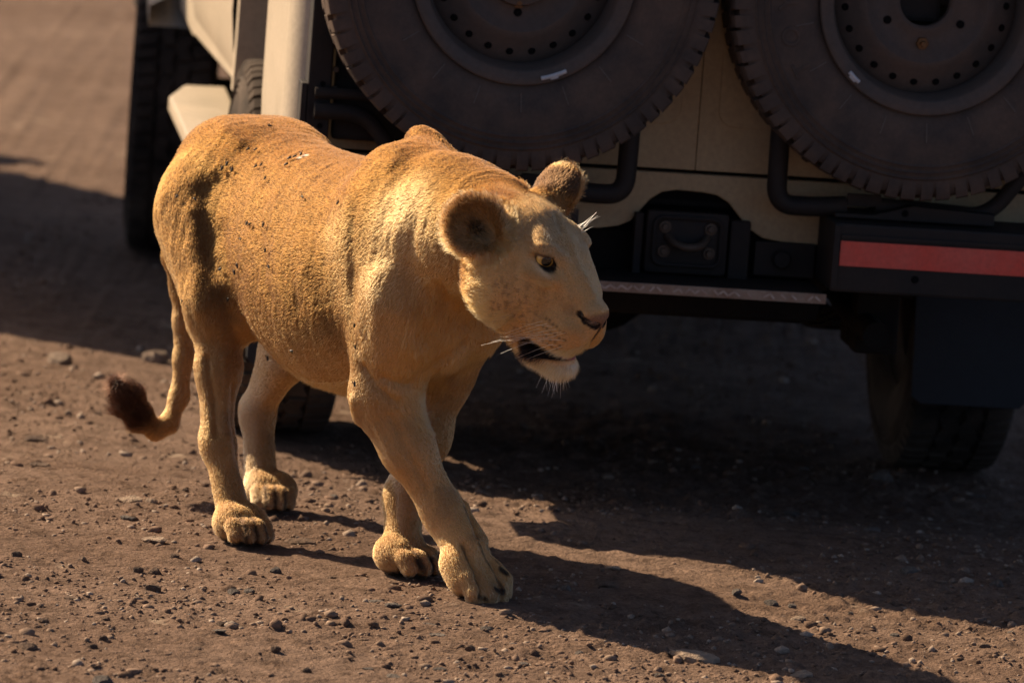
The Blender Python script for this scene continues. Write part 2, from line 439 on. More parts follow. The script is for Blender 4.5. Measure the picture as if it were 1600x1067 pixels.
print('lioness mesh', len(LV), 'verts', len(LQ), 'quads', round(time.time() - T0, 1), 's')
# ---- surface modelling: ridges (+) and hollows (-) along lines over muscle, bone and skin folds
def sculpt(V, Q):
    Nn = vert_normals(V, Q); pv = project(l2w(V)); W_ = l2w(V); dp = (W_ - cC) @ cF; fr = (Nn * (w2l(cC) - V)).sum(1) > 0
    def hit(u, v):
        d2 = (pv[:, 0] - u) ** 2 + (pv[:, 1] - v) ** 2; c = np.nonzero((d2 < 36) & fr)[0]
        if not len(c): c = np.nonzero(fr)[0][np.argsort(d2[fr])[:30]]
        c = c[dp[c] < dp[c].min() + .02]; return V[c[np.argmin(d2[c])]]
    D = np.zeros(len(V))
    for h, sg, pts in (
        (-.005, .020, ((566, 270), (553, 330), (548, 400), (550, 470), (555, 540))),          # behind the shoulder blade and triceps
        (.003, .018, ((628, 236), (606, 280), (588, 340), (578, 400))),                          # spine of the shoulder blade
        (-.005, .020, ((646, 350), (640, 410), (650, 480), (665, 530))),             # in front of the shoulder
        (.006, .022, ((590, 430), (585, 500), (590, 560))),                                      # triceps
        (-.009, .014, ((690, 452), (698, 470))),                                                  # hollow at the base of the neck
        (-.007, .010, ((598, 590), (640, 600), (690, 560), (725, 530))),                          # breast crease
        (-.006, .009, ((568, 575), (590, 605), (620, 625))),
        (.006, .012, ((553, 625), (556, 655))),                                                   # point of the elbow
        (-.007, .024, ((318, 300), (323, 340), (328, 400), (338, 455), (352, 490))),              # thigh against the flank
        (.006, .018, ((300, 330), (305, 420), (310, 480))),                                       # thigh muscle
        (-.006, .016, ((347, 460), (365, 520), (386, 550))),                                      # flank fold
        (-.005, .022, ((342, 285), (365, 300))),                                                  # hollow of the hip
        (.006, .016, ((350, 205), (375, 225))),                                                   # hip bone
        (-.002, .012, ((415, 290), (410, 380), (425, 470))), (-.002, .012, ((455, 285), (452, 380), (465, 480))), (-.0018, .012, ((495, 280), (492, 370), (502, 470))),   # ribs
        (.0015, .012, ((435, 290), (432, 380), (445, 470))), (.0015, .012, ((475, 285), (472, 380), (483, 470))),
        (-.008, .008, ((322, 560), (332, 620), (338, 680))),                                      # Achilles groove
        (-.005, .007, ((365, 600), (366, 680), (378, 740))),
        (.004, .008, ((350, 560), (352, 640), (360, 720))),                                       # shin
        (-.005, .009, ((610, 650), (645, 720), (668, 765))), (.004, .009, ((590, 670), (620, 730))),
        (-.007, .005, ((722, 775), (735, 805), (745, 835))),                                      # dew claw crease
        (.006, .009, ((738, 785), (755, 815), (765, 840))),
        (-.007, .006, ((725, 850), (742, 890), (752, 925))), (-.006, .006, ((752, 845), (770, 880), (782, 915))),   # between the toes
        # face
        (.003, .0075, ((828, 394), (846, 384), (868, 388), (882, 402))),                         # brow
        (-.004, .008, ((880, 420), (892, 448), (899, 474))),                                     # eye to nose
        (.003, .009, ((893, 385), (908, 425), (926, 462))),                                       # edge of the bridge
        (.004, .009, ((822, 425), (848, 436), (868, 436))),                                       # cheek bone
        (-.004, .012, ((856, 455), (848, 490), (838, 520))),                                      # cheek against the lip
        (.006, .013, ((885, 512), (905, 520))),                                                    # whisker pad
        (-.005, .011, ((805, 410), (800, 450), (810, 490))),
        (-.004, .008, ((868, 335), (880, 362)))):                                                  # forehead
        P = [hit(*p) for p in pts]; d = np.min([seg_dist(V, P[i], P[i + 1]) for i in range(len(P) - 1)], axis=0)
        D += h * np.exp(-(d / sg) ** 2)
    w = fbm(V * 22, 3, 71) - .5; body = (V[:, 2] > .30) & (head.ev(V) > .02)
    D += np.where(body, w * .0045, 0) + np.where(body, (fbm(V * np.array([70, 25, 25.]), 2, 72) - .5) * .003, 0)
    return V + Nn * D[:, None]
def seg_dist(P, a, b):
    pa = P - a; ba = np.asarray(b, float) - a; h = np.clip(pa @ ba / max(ba @ ba, 1e-12), 0, 1); return np.linalg.norm(pa - h[:, None] * ba, axis=1)
LV = sculpt(LV, LQ)
# ---------------------------------------------------------------- colour of the coat (linear, some light and shade painted in)
LN = vert_normals(LV, LQ)
def sstep(a, b, x): t = np.clip((x - a) / (b - a), 0, 1); return t * t * (3 - 2 * t)
TAWNY = np.array([.138, .060, .0170]); RUST = np.array([.098, .036, .0070]); PALE = np.array([.61, .308, .108]); WHITE = np.array([.76, .53, .30]); DARK = np.array([.035, .020, .013])  # PALE is partly raised to make up for light on her shaded parts
_pv = project(l2w(LV)); _ok = (LN * (w2l(cC) - LV)).sum(1) > 0
SCARS = [(LV[_ok][np.argmin(((_pv[_ok] - np.array(p)) ** 2).sum(1))], r) for p, r in (((478, 244), .010), ((470, 248), .007))]
def _at(p): d = ((_pv[_ok] - np.array(p)) ** 2).sum(1); k = np.argsort(d)[:12]; w = l2w(LV[_ok][k]); return LV[_ok][k[np.argmin((w - cC) @ cF)]]
MARKS = [([_at(p) for p in pts], r, c, a) for pts, r, c, a in (  # dark claws, plus shade painted into toe furrows and the wrist crease
    (((725, 852), (742, 890), (752, 928)), .006, (.05, .028, .015), .75), (((752, 848), (770, 882), (784, 915)), .006, (.05, .028, .015), .75), (((768, 850), (786, 876)), .005, (.06, .035, .02), .6),
    (((786, 886), (794, 892)), .010, (.012, .009, .008), .95), (((778, 918), (788, 926)), .009, (.012, .009, .008), .95), (((752, 930), (762, 937)), .007, (.02, .014, .01), .8),
    (((728, 788), (738, 812), (748, 838)), .005, (.09, .045, .022), .7), (((652, 872), (656, 886)), .007, (.012, .009, .008), .9), (((676, 868), (680, 888)), .007, (.012, .009, .008), .9),
    (((358, 828), (362, 858)), .005, (.05, .03, .018), .7), (((380, 822), (383, 860)), .005, (.03, .018, .011), .8), (((398, 825), (403, 858)), .005, (.05, .03, .018), .7),
    (((706, 590), (716, 600)), .016, (.20, .10, .045), .5), (((370, 800), (378, 812)), .012, (.14, .075, .035), .5))]
def coat(P, Nn):
    q = l2h(P); s, t, z = P.T
    C = np.tile(TAWNY, (len(P), 1))
    def mix(c, w): nonlocal C; w = np.clip(w, 0, 1)[:, None]; C = C * (1 - w) + np.asarray(c) * w
    big = fbm(P * 9, 3, 5); fine = fbm(P * 42, 3, 9)
    mix(RUST, sstep(.64, .80, z) * .55 * sstep(.3, .7, Nn[:, 2] * .6 + .3 + big * .3))
    mix(PALE, sstep(-.15, -.75, Nn[:, 2]) * .55)                                         # underside
    mix(PALE, sstep(.50, .33, z) * .42)                                                   # lower legs
    ins = sstep(.2, .9, -Nn[:, 1] * np.sign(t)) * sstep(.48, .40, z)
    mix(WHITE, ins * .35)                                                                 # inner legs
    hx, hy, hz = q.T
    hm = np.exp(-np.maximum(head.ev(P), 0) / .01) * (head.ev(P) < .05)
    ch = sstep(.26, .36, s) * sstep(.62, .45, z) * (1 - hm); mix(PALE, ch * .8)            # breast
    side = seg_dist(P, np.array([.34, -.13, .74]), np.array([.40, -.10, .62])); mix(PALE, sstep(.11, .0, side + .03 * (fine - .5)) * .55 * (1 - hm))   # sunlit neck fur behind the ear, brightness painted into the coat
    sh = seg_dist(P, np.array([.16, -.16, .66]), np.array([.20, -.15, .56])); mix(PALE, sstep(.08, .0, sh + .04 * (fine - .5)) * .4)
    mix(PALE, sstep(.18, .34, s) * sstep(.80, .60, z) * (1 - hm) * .55)
    C *= (.80 + .4 * big)[:, None]; C *= (.88 + .24 * fine)[:, None]
    # dirt on the legs
    mix((.20, .12, .065), sstep(.10, .0, z) * .45); mix((.16, .09, .05), sstep(.62, .75, fbm(P * 16, 3, 21)) * .35 * sstep(.45, .2, z))
    # head
    face = hm * sstep(-.03, .05, hx)
    mix((.70, .385, .150), face * .85)  # face lightened in colour to stand in for fill light
    mix(PALE, hm * sstep(.02, -.06, hz) * sstep(.01, .05, hx) * .8)
    mix(PALE * 1.1, hm * sstep(.145, .165, hx) * sstep(.01, -.035, hz) * .7)             # muzzle
    mix(WHITE, hm * sstep(-.106, -.140, hz) * sstep(.06, .14, hx) * .85)                   # chin
    mix(WHITE, hm * sstep(-.068, -.085, hz) * sstep(.17, .20, hx) * .7)                    # upper lip edge
    mix((.12, .062, .026), hm * np.exp(-((hy + .004) / .010) ** 2) * sstep(.03, .06, hz) * sstep(.14, .02, hx) * sstep(-.10, -.03, hx) * .8)   # stripe over the forehead
    mix((.23, .135, .07), hm * sstep(.12, .07, hx) * sstep(.01, .05, hx) * sstep(.085, .11, hz) * .35)
    for e, sg in zip(EYES, (-1, 1)):
        M = rotm((.80, sg * .60, 0), (.25, -sg * .30, .9)); r = (q - (e + M[:, 0] * .014)) @ M
        rr = np.sqrt((r[:, 1] / 1.55) ** 2 + r[:, 2] ** 2); nearm = (np.abs(r[:, 0]) < .03)
        mix(WHITE * .95, hm * nearm * np.exp(-((r[:, 2] + .0165) / .0055) ** 2) * np.exp(-(r[:, 1] / .022) ** 2) * .9)
        mix(WHITE * .8, hm * nearm * np.exp(-((r[:, 2] - .026) / .010) ** 2) * np.exp(-((r[:, 1] + sg * .012) / .016) ** 2) * .35)
        mix((.012, .008, .006), hm * nearm * sstep(.0158, .0125, rr))
        ic = e + np.array([.034, -sg * .018, -.010]); mix((.02, .012, .008), hm * sstep(.007, .004, seg_dist(q, ic, ic + np.array([-.012, sg * .006, .004]))))
        mix((.07, .04, .024), hm * sstep(.013, .002, seg_dist(q, ic, ic + np.array([.035, sg * .004, -.042]))) * .8)
        sb = seg_dist(q, np.array([.125, sg * .036, .050]), np.array([.185, sg * .034, .000])); mix((.25, .145, .072), hm * sstep(.022, .004, sb) * .65)
    mix((.30, .175, .080), hm * sstep(.075, .10, hz) * sstep(-.02, .03, hx) * .5)
    # nose leather, nostrils, lips
    nose = np.linalg.norm((q - np.array([.218, 0, -.002])) / np.array([.024, .031, .019]), axis=1); mix((.30, .155, .085), hm * sstep(1.15, .95, nose) * (hx > .200))
    for sg in (-1, 1):
        ns = np.minimum(seg_dist(q, np.array([.234, sg * .012, -.011]), np.array([.216, sg * .027, -.004])) - .0086, seg_dist(q, np.array([.216, sg * .027, -.004]), np.array([.203, sg * .033, .005])) - .0062)
        mix((.012, .008, .007), hm * sstep(.0012, -.001, ns))
    mix((.03, .017, .012), hm * sstep(.0055, .003, seg_dist(q, np.array([.235, 0, -.018]), np.array([.221, 0, -.066]))))
    zc = -.093 - .012 * np.clip((.20 - hx) / .10, 0, 1); lipw = .0045 + .0100 * np.clip((.20 - hx) / .08, 0, 1); back = sstep(.098, .118, hx)
    mix((.012, .008, .007), hm * back * sstep(lipw + .008, lipw + .003, np.abs(hz - zc + .003)) * (hx > .09))
    mix((.02, .012, .01), hm * sstep(.020, .012, np.linalg.norm((q - np.array([.120, 0, -.103]))[:, [0, 2]], axis=1)) * (np.abs(hy) > .02))
    # whisker spots
    for row, (z0, n_, x0) in enumerate(((-.032, 6, .152), (-.047, 6, .154), (-.062, 5, .158), (-.075, 4, .162))):
        for i in range(n_):
            c = np.array([x0 + i * .0095, z0 + (i % 2) * .002 - .01 * i / 6 + .006]); w = np.exp(-(((hx - c[0]) ** 2 + (hz - c[1]) ** 2) / .0030 ** 2)); mix((.05, .025, .012), hm * w * (np.abs(hy) > .02) * .85)
    ck = fbm(P * 190, 2, 33); mix((.20, .10, .045), hm * sstep(.56, .66, ck) * sstep(.07, .0, hz) * sstep(.02, .07, hx) * sstep(.17, .12, hx) * .55)
    # ears: dark backs, brown bowls
    for c, f, s_, ax, rr in EARF:
        r = (q - c); d = np.linalg.norm(r, axis=1); near = sstep(.09, .07, d); fr_ = r @ f; up = r @ ax
        inside = near * (Nn @ (HM @ f) > .05) * sstep(.058, .045, np.hypot(r @ s_, up))
        mix((.22, .125, .055), inside * .8); mix((.030, .017, .010), inside * sstep(.030, .010, np.hypot(r @ s_ * 1.2, up + .012)))
        bk = near * sstep(.15, -.25, Nn @ (HM @ f)) * (fr_ < .012)
        mix((.05, .028, .016), bk * sstep(-.02, .0, up) * sstep(.047, .033, up) * .85); mix((.34, .19, .075), bk * sstep(.035, .05, up) * .8)
    for nm, c, fw_, wd_ in (('RH', RHc, (.95, -.05), .82), ('LH', LHc, (1, -.35), .74), ('LF', LFc, (.93, .36), .95)):           # painted shade in the furrows between the toes
        M = rotm((fw_[0], fw_[1], 0)); r = (P - c) @ M; near = (np.abs(r[:, 0] - .02) < .06) * (np.abs(r[:, 1]) < .075) * (r[:, 2] < .075)
        for y0 in (-.0275, 0, .0275): mix((.025, .015, .009), near * np.exp(-((r[:, 1] - y0 * wd_) / .0050) ** 2) * sstep(.005, .035, r[:, 0]) * .9)
    # tail tuft, pads
    tf = np.min([seg_dist(P, TUFT[i], TUFT[i + 1]) for i in range(2)], axis=0); ux = project(l2w(P))[:, 0] if False else None
    along = (P - TAILP[-2]) @ ((TUFT[2] - TAILP[-2]) / np.linalg.norm(TUFT[2] - TAILP[-2]))
    mix((.042, .021, .014), sstep(.05, .035, tf) * sstep(-.005, .035, along))
    mix((.02, .014, .012), sstep(-.55, -.85, Nn[:, 2]) * sstep(.045, .02, z))
    for ln_, r_, cc, am in MARKS:
        dd = np.min([seg_dist(P, ln_[i], ln_[i + 1]) for i in range(len(ln_) - 1)], axis=0); mix(cc, sstep(r_, r_ * .35, dd) * am)
    for p_, r_ in SCARS: mix((.50, .42, .34), sstep(r_, r_ * .4, np.linalg.norm((P - p_) * np.array([1, 1, 1.6]), axis=1)) * .8)
    return np.clip(C, .005, .9)
LC = coat(LV, LN)
lioness = add('lioness', mesh_np('lioness', LV, LQ), None, None, True)
lioness.location = LO; lioness.rotation_euler = (0, 0, -LA)
tag(lioness, 'tawny lioness walking across the dirt track with her mouth slightly open', 'lioness')
ca = lioness.data.attributes.new('coat', 'FLOAT_COLOR', 'POINT'); ca.data.foreach_set('color', np.c_[LC, np.ones(len(LC))].astype(np.float32).ravel())
m, n, b = new_mat('short_fur_skin')
at_ = N(n, 'ShaderNodeAttribute'); at_.attribute_name = 'coat'
tc = N(n, 'ShaderNodeTexCoord'); ns = noise_node(n, 260, 3, .7, tc.outputs['Object'])
r_ = ramp(n, ns.outputs[0], [(.3, (.62, .62, .62)), (.7, (1.0, 1.0, 1.0))])
n.links.new(mixc(n, 1.0, at_.outputs['Color'], r_.outputs[0], 'MULTIPLY'), b.inputs['Base Color'])
b.inputs['Roughness'].default_value = .85; b.inputs['Specular IOR Level'].default_value = .15
bump(n, b, ns.outputs[0], .2, .003)
lioness.data.materials.append(m)
# ---------------------------------------------------------------- eyes
m, n, b = new_mat('lion_eye')
tc = N(n, 'ShaderNodeTexCoord'); sp = N(n, 'ShaderNodeSeparateXYZ'); n.links.new(tc.outputs['Object'], sp.inputs[0])
r_ = ramp(n, sp.outputs[0], [(0, (.30, .22, .15)), (.58, (.06, .035, .02)), (.66, (.55, .28, .05)), (.80, (.80, .50, .12)), (.905, (.60, .32, .07)), (.93, (.004, .004, .004))])
mp = N(n, 'ShaderNodeMapRange'); mp.inputs[1].default_value = -EYER; mp.inputs[2].default_value = EYER; n.links.new(sp.outputs[0], mp.inputs[0]); n.links.new(mp.outputs[0], r_.inputs[0])
n.links.new(r_.outputs[0], b.inputs['Base Color']); b.inputs['Roughness'].default_value = .06; b.inputs['Coat Weight'].default_value = .6
bm = bmesh.new(); bmesh.ops.create_uvsphere(bm, u_segments=32, v_segments=20, radius=EYER); eme = bpy.data.meshes.new('eye'); bm.to_mesh(eme); bm.free()
for e, g_ in zip(EYES, EYEF):
    o = add('eye', eme, m, lioness, True); M = HM @ rotm(g_); o.matrix_local = Matrix.Translation(h2l(e)) @ Matrix(M.tolist()).to_4x4()
# claws
m, n, b = new_mat('claw_horn'); b.inputs['Base Color'].default_value = (.035, .026, .02, 1); b.inputs['Roughness'].default_value = .45
CV = []
for a in range(6): CV.append((0, math.cos(a * math.pi / 3) * .0042, math.sin(a * math.pi / 3) * .006))
for a in range(6): CV.append((.009, math.cos(a * math.pi / 3) * .003, .0005 + math.sin(a * math.pi / 3) * .0045))
CV.append((.0175, 0, -.007))
CF = [[i, (i + 1) % 6, 6 + (i + 1) % 6, 6 + i] for i in range(6)]; CT = [[6 + i, 6 + (i + 1) % 6, 12] for i in range(6)]
cme = mesh_np('claw', np.array(CV), [np.array(CF), np.array(CT)]); cme.materials.append(m)
for p, f in CLAWS:
    k_ = .009 if abs(f[2]) > .2 else .020; o = add('claw', cme, None, lioness, True); o.matrix_local = Matrix.Translation(np.asarray(p) - np.asarray(f) / np.linalg.norm(f) * k_ + (0, 0, .004)) @ Matrix(rotm(f).tolist()).to_4x4()
# tongue and lower teeth seen in the open mouth
m, n, b = new_mat('tongue'); b.inputs['Base Color'].default_value = (.35, .11, .09, 1); b.inputs['Roughness'].default_value = .35
bm = bmesh.new(); bmesh.ops.create_uvsphere(bm, u_segments=20, v_segments=12, radius=1); tm = bpy.data.meshes.new('tongue'); bm.to_mesh(tm); bm.free()
o = add('tongue', tm, m, lioness, True); o.matrix_local = Matrix.Translation(h2l((.150, 0, -.101))) @ Matrix((HM @ rotm((1, 0, -.1))).tolist()).to_4x4() @ Matrix.Diagonal((.045, .026, .006, 1))

# ---------------------------------------------------------------- fur
def bone_dirs(P):
    D = np.zeros_like(P)
    def put(dist, vec):
        w = np.exp(-np.maximum(dist, 0) / .012)[:, None] + 1e-9; nonlocal D; D = D + w * vec
    s, t, z = P.T
    tv = np.stack([-np.ones(len(P)), np.zeros(len(P)), -.35 - .9 * sstep(.1, .32, s) - .5 * sstep(.62, .45, z)], 1); put(torso.ev(P) , tv)
    for leg, ch in ((fr, [(.3, -.1, .56), elb, wri, RFc]), (fl, [(.27, .11, .56), elL, wrL, LFc]), (hr, [(-.47, -.1, .62), stR, hkR, RHc]), (hl, [(-.47, .1, .62), stL, hkL, LHc])):
        ch = [np.asarray(c, float) for c in ch]; ds = np.stack([seg_dist(P, ch[i], ch[i + 1]) for i in range(3)], 1); k = np.argmin(ds, 1)
        v = np.stack([(ch[i + 1] - ch[i]) / np.linalg.norm(ch[i + 1] - ch[i]) for i in range(3)])[k]; put(leg.ev(P), v)
    for nm, c in (('RF', RFc), ('LF', LFc), ('RH', RHc), ('LH', LHc)): put(pw[nm].ev(P), np.tile(np.array([.8, 0, -.6]), (len(P), 1)))
    q = l2h(P); hv = q - np.array([.27, 0, .0]); hv[:, 2] *= .9; hv /= np.linalg.norm(hv, axis=1)[:, None]
    jaw = sstep(-.095, -.11, q[:, 2]); hv = hv * (1 - .7 * jaw)[:, None] + np.array([-.3, 0, -1.0]) * jaw[:, None]
    put(head.ev(P), hv @ HM.T)
    for c, f, s_, ax, rr in EARF:
        r = q - c; v = r + ax * .03; v /= np.linalg.norm(v, axis=1)[:, None]; put(np.linalg.norm(r, axis=1) - .07, 3 * (v @ HM.T))
    ch = TAILP + TUFT[1:]; ds = np.stack([seg_dist(P, ch[i], ch[i + 1]) for i in range(len(ch) - 1)], 1); k = np.argmin(ds, 1)
    v = np.stack([(ch[i + 1] - ch[i]) / np.linalg.norm(ch[i + 1] - ch[i]) for i in range(len(ch) - 1)])[k]; put(tail.ev(P), v)
    return D / np.maximum(np.linalg.norm(D, axis=1), 1e-9)[:, None]
def fur_length(P, Nn):
    q = l2h(P); hx, hy, hz = q.T; z = P[:, 2]
    L = np.full(len(P), .0070)
    L = np.where(z < .42, .0055, L); L = np.where(z < .10, .0065, L)
    hd = head.ev(P) < .012
    L = np.where(hd, .0075, L); L = np.where(hd & (hx > .05), .0048, L); L = np.where(hd & (hx > .15), .0034, L)
    L = np.where(hd & (hx < .06) & (hz < .0), .012, L)                                   # cheek ruff
    L = np.where(hd & (hz < -.108) & (hx > .08), .016, L)                                # chin
    L = np.where(hd & (np.linalg.norm((q - np.array([.218, 0, -.002])) / np.array([.024, .031, .019]), axis=1) < 1.1), 0, L)
    for e in EYES: L = np.where(np.linalg.norm(q - e, axis=1) < .0245, .0012, L)
    for c, f, s_, ax, rr in EARF:
        r = q - c; d = np.linalg.norm(r, axis=1); m_ = d < .078; L = np.where(m_, .009, L)
        L = np.where(m_ & ((Nn @ (HM @ f)) > .05), .017, L)
    lt = seg_dist(P, np.array([.40, 0, .56]), np.array([.30, 0, .42])); L = np.where((lt < .12) & ~hd, .014, L)
    L = np.where((np.abs(P[:, 1]) < .10) & (Nn[:, 2] < -.6) & (z > .28), .015, L)
    tf = np.min([seg_dist(P, TUFT[i], TUFT[i + 1]) for i in range(2)], axis=0); L = np.where(tf < .035, .036, L)
    lip = hd & (hx > .088) & (np.abs(hz + .098) < .017); L = np.where(lip, .0008, L)
    return L
def scatter(V, Q, Nv, n, wfun=None):
    A = np.linalg.norm(np.cross(V[Q[:, 2]] - V[Q[:, 0]], V[Q[:, 3]] - V[Q[:, 1]]), axis=1) * .5
    if wfun is not None: A = A * wfun
    c = np.cumsum(A); f = np.searchsorted(c, rng.random(n) * c[-1]); q = Q[f]; u = rng.random(n)[:, None]; v = rng.random(n)[:, None]
    def bl(X): return (X[q[:, 0]] * (1 - u) + X[q[:, 1]] * u) * (1 - v) + (X[q[:, 3]] * (1 - u) + X[q[:, 2]] * u) * v
    return bl(V), bl(Nv), q[:, 0]
cam_l = w2l(cC)
fc = LV[LQ].mean(1); fn_ = LN[LQ].mean(1); toc = cam_l - fc; toc /= np.linalg.norm(toc, axis=1)[:, None]
wf = np.where((fn_ * toc).sum(1) > -.25, 1.0, .4)
fh = head.ev(fc) < .012; wf = wf * np.where(fh, 2.2, 1.0)
tfz = np.min([seg_dist(fc, TUFT[i], TUFT[i + 1]) for i in range(2)], axis=0) < .03; wf = wf * np.where(tfz, 4.0, 1.0)
def make_curves(name, P, col, r0, r1, mat, parent):
    """P: (n, k, 3) strand points"""
    nS, k, _ = P.shape
    cu = bpy.data.hair_curves.new(name); cu.add_curves([k] * nS)
    cu.points.foreach_set('position', P.astype(np.float32).ravel())
    tt = np.linspace(0, 1, k)[None, :]; rad = (np.asarray(r0).reshape(-1, 1) * (1 - tt) + np.asarray(r1).reshape(-1, 1) * tt) * np.ones((nS, 1))
    ra = cu.attributes.get('radius') or cu.attributes.new('radius', 'FLOAT', 'POINT'); ra.data.foreach_set('value', rad.astype(np.float32).ravel())
    a = cu.attributes.new('coat', 'FLOAT_COLOR', 'CURVE'); a.data.foreach_set('color', np.c_[col, np.ones(nS)].astype(np.float32).ravel())
    cu.materials.append(mat); o = bpy.data.objects.new(name, cu); COL.objects.link(o); o.parent = parent
    return o
fm = bpy.data.materials.new('lion_hair'); fm.use_nodes = True; n = fm.node_tree; n.nodes.clear()
ou = N(n, 'ShaderNodeOutputMaterial'); at_ = N(n, 'ShaderNodeAttribute'); at_.attribute_name = 'coat'
hb = N(n, 'ShaderNodeBsdfHairPrincipled'); hb.parametrization = 'COLOR'; hb.inputs['Roughness'].default_value = .50; hb.inputs['Radial Roughness'].default_value = .85; hb.inputs['IOR'].default_value = 1.26
n.links.new(at_.outputs['Color'], hb.inputs['Color']); n.links.new(hb.outputs[0], ou.inputs[0])
P0, N0, vi = scatter(LV, LQ, LN, NFUR, wf)
N0 /= np.linalg.norm(N0, axis=1)[:, None]
Lh = fur_length(P0, N0); keep = Lh > .0005; P0, N0, vi, Lh = P0[keep], N0[keep], vi[keep], Lh[keep]
Fd = bone_dirs(P0)
st_ = np.where(P0[:, 2:] > .42, np.array([[15., 46, 40]]), np.array([[46., 46, 16]]))
cl = np.stack([fbm(P0 * st_, 2, 40 + i) - .5 for i in range(3)], 1) * 1.6 + np.stack([fbm(P0 * 110, 1, 50 + i) - .5 for i in range(3)], 1) * .22
cl *= (.35 + 1.5 * np.clip((fbm(P0 * 5, 2, 59) - .35) * 2.2, 0, 1))[:, None]
Fd = Fd + cl * .30 * np.clip(Lh / .010, .3, 1.2)[:, None] + rng.normal(0, .085, Fd.shape)
Fd -= N0 * (Fd * N0).sum(1)[:, None]; Fd /= np.maximum(np.linalg.norm(Fd, axis=1), 1e-6)[:, None]
Lh = Lh * rng.uniform(.65, 1.25, len(Lh)) * (.65 + .7 * fbm(P0 * st_ * .8, 2, 77))
lift = rng.uniform(.14, .34, len(Lh)); q0 = l2h(P0)
lift = np.where((Lh > .016), lift + .25, lift)
tuft_ = np.min([seg_dist(P0, TUFT[i], TUFT[i + 1]) for i in range(2)], axis=0) < .035; lift = np.where(tuft_, rng.uniform(.05, .35, len(Lh)), lift)
T_ = np.array([0, .35, .7, 1.0])[None, :, None]
S = P0[:, None] + Lh[:, None, None] * (Fd[:, None] * T_ * .92 + N0[:, None] * lift[:, None, None] * (T_ * 1.3 - .75 * T_ ** 2))
S[:, 2:] += rng.normal(0, 1, (len(S), 1, 3)) * (Lh * .08)[:, None, None]
S[:, 3, 2] -= Lh * .10
hcol = coat(P0, N0) * rng.uniform(.88, 1.12, (len(vi), 1))
earin = np.zeros(len(vi), bool)
for c, f, s_, ax, rr in EARF: earin |= (np.linalg.norm(q0 - c, axis=1) < .07) & ((N0 @ (HM @ f)) > .05)
hcol = np.where((earin & (rng.random(len(vi)) < .42))[:, None], np.array([.50, .30, .14]) * rng.uniform(.5, 1.1, (len(vi), 1)), hcol)
hcol = np.where(rng.random((len(vi), 1)) < .02, hcol * .5, hcol)
fur = make_curves('fur', S, np.clip(hcol, .003, .92), np.where(Lh > .016, .00026, .00029), np.full(len(Lh), .00008), fm, lioness)
tag(fur, kind='stuff')
# whiskers
W = []; wc = []
def strand(p, v, g, n_=7):
    t = np.linspace(0, 1, n_)[:, None]; return p + v * t + np.asarray(g) * t ** 2
def snap(p):                                                            # move a point in head space to the skin
    a = h2l(p); return LV[np.argmin(((LV - a) ** 2).sum(1))]
for sg in (-1, 1):
    for row, z0 in enumerate((-.034, -.050, -.064)):
        for i in range(6):
            p = snap((.148 + .011 * i, sg * .06, z0)); ln = random.uniform(.05, .10)
            v = HM @ np.array([random.uniform(-.75, -.35), sg * random.uniform(.55, .9), random.uniform(-.55, .05)]); v /= np.linalg.norm(v)
            W.append(strand(p, v * ln, np.array([0, 0, -1]) * ln * random.uniform(.1, .35) + HM @ np.array([-.2, 0, 0]) * ln))
    for i in range(6):
        p = snap((.085 + .004 * i, sg * .048, .115)); v = HM @ np.array([random.uniform(.2, .6), sg * random.uniform(.2, .7), random.uniform(.5, 1.)]); ln = random.uniform(.025, .055)
        W.append(strand(p, v / np.linalg.norm(v) * ln, HM @ np.array([-.1, sg * .2, -.15]) * ln))
for i in range(26):
    p = snap((random.uniform(.13, .2), random.uniform(-.03, .03), -.17)); v = HM @ np.array([random.uniform(.0, .5), random.uniform(-.4, .4), -1]); ln = random.uniform(.02, .045)
    W.append(strand(p, v / np.linalg.norm(v) * ln, np.zeros(3)))
W = np.array(W)
make_curves('whiskers', W, np.tile((.80, .72, .60), (len(W), 1)), np.full(len(W), .00042), np.full(len(W), .00012), fm, lioness)
print('lioness done', len(S), 'hairs', round(time.time() - T0, 1), 's')
# ================================================================== GROUND
def axis(lo, hi, step, far_lo, far_hi, g=1.16):
    a = list(np.arange(lo, hi + 1e-9, step)); s = step
    while a[-1] < far_hi: s *= g; a.append(a[-1] + s)
    s = step
    while a[0] > far_lo: s *= g; a.insert(0, a[0] - s)
    return np.array(a)
GX = axis(-2.0, 2.0, .010, -420, 420); GY = axis(13.2, 17.4, .010, -200, 900, 1.10)
def ground_base(P): t = np.clip((np.asarray(P)[:, 1] - 15.25) / 1.0, 0, 1); return VZ0 * t * t * (3 - 2 * t)
def ground_h(P):
    P = np.asarray(P, float)
    h = (fbm(P * 1.3, 3, 61) - .5) * .020 + (fbm(P * 9, 3, 62) - .5) * .014
    c = fbm(P * 34, 3, 63); h = h + np.clip(c - .51, 0, 1) * .040
    d = fbm(P * 85, 2, 64); h = h + np.clip(d - .48, 0, 1) * .014
    pk = .5 + .5 * np.clip((fbm(P * 1.1, 2, 66) - .38) * 5, 0, 1); return h * pk - .006
GG = np.stack(np.meshgrid(GX, GY, indexing='ij'), -1).reshape(-1, 2)
gz = ground_h(GG)
far = np.maximum(np.abs(GG[:, 0]) - 2, np.abs(GG[:, 1] - 15.5) - 6); gz = gz * np.clip(1 - (far - 4) / 20, 0, 1)
for c in (l2w(RFc)[:2], l2w(LFc)[:2], l2w(RHc)[:2], l2w(LHc)[:2]):            # trodden flat under the paws
    w = np.exp(-(((GG - c) ** 2).sum(1)) / .10 ** 2); gz = gz * (1 - w) + (-.003) * w
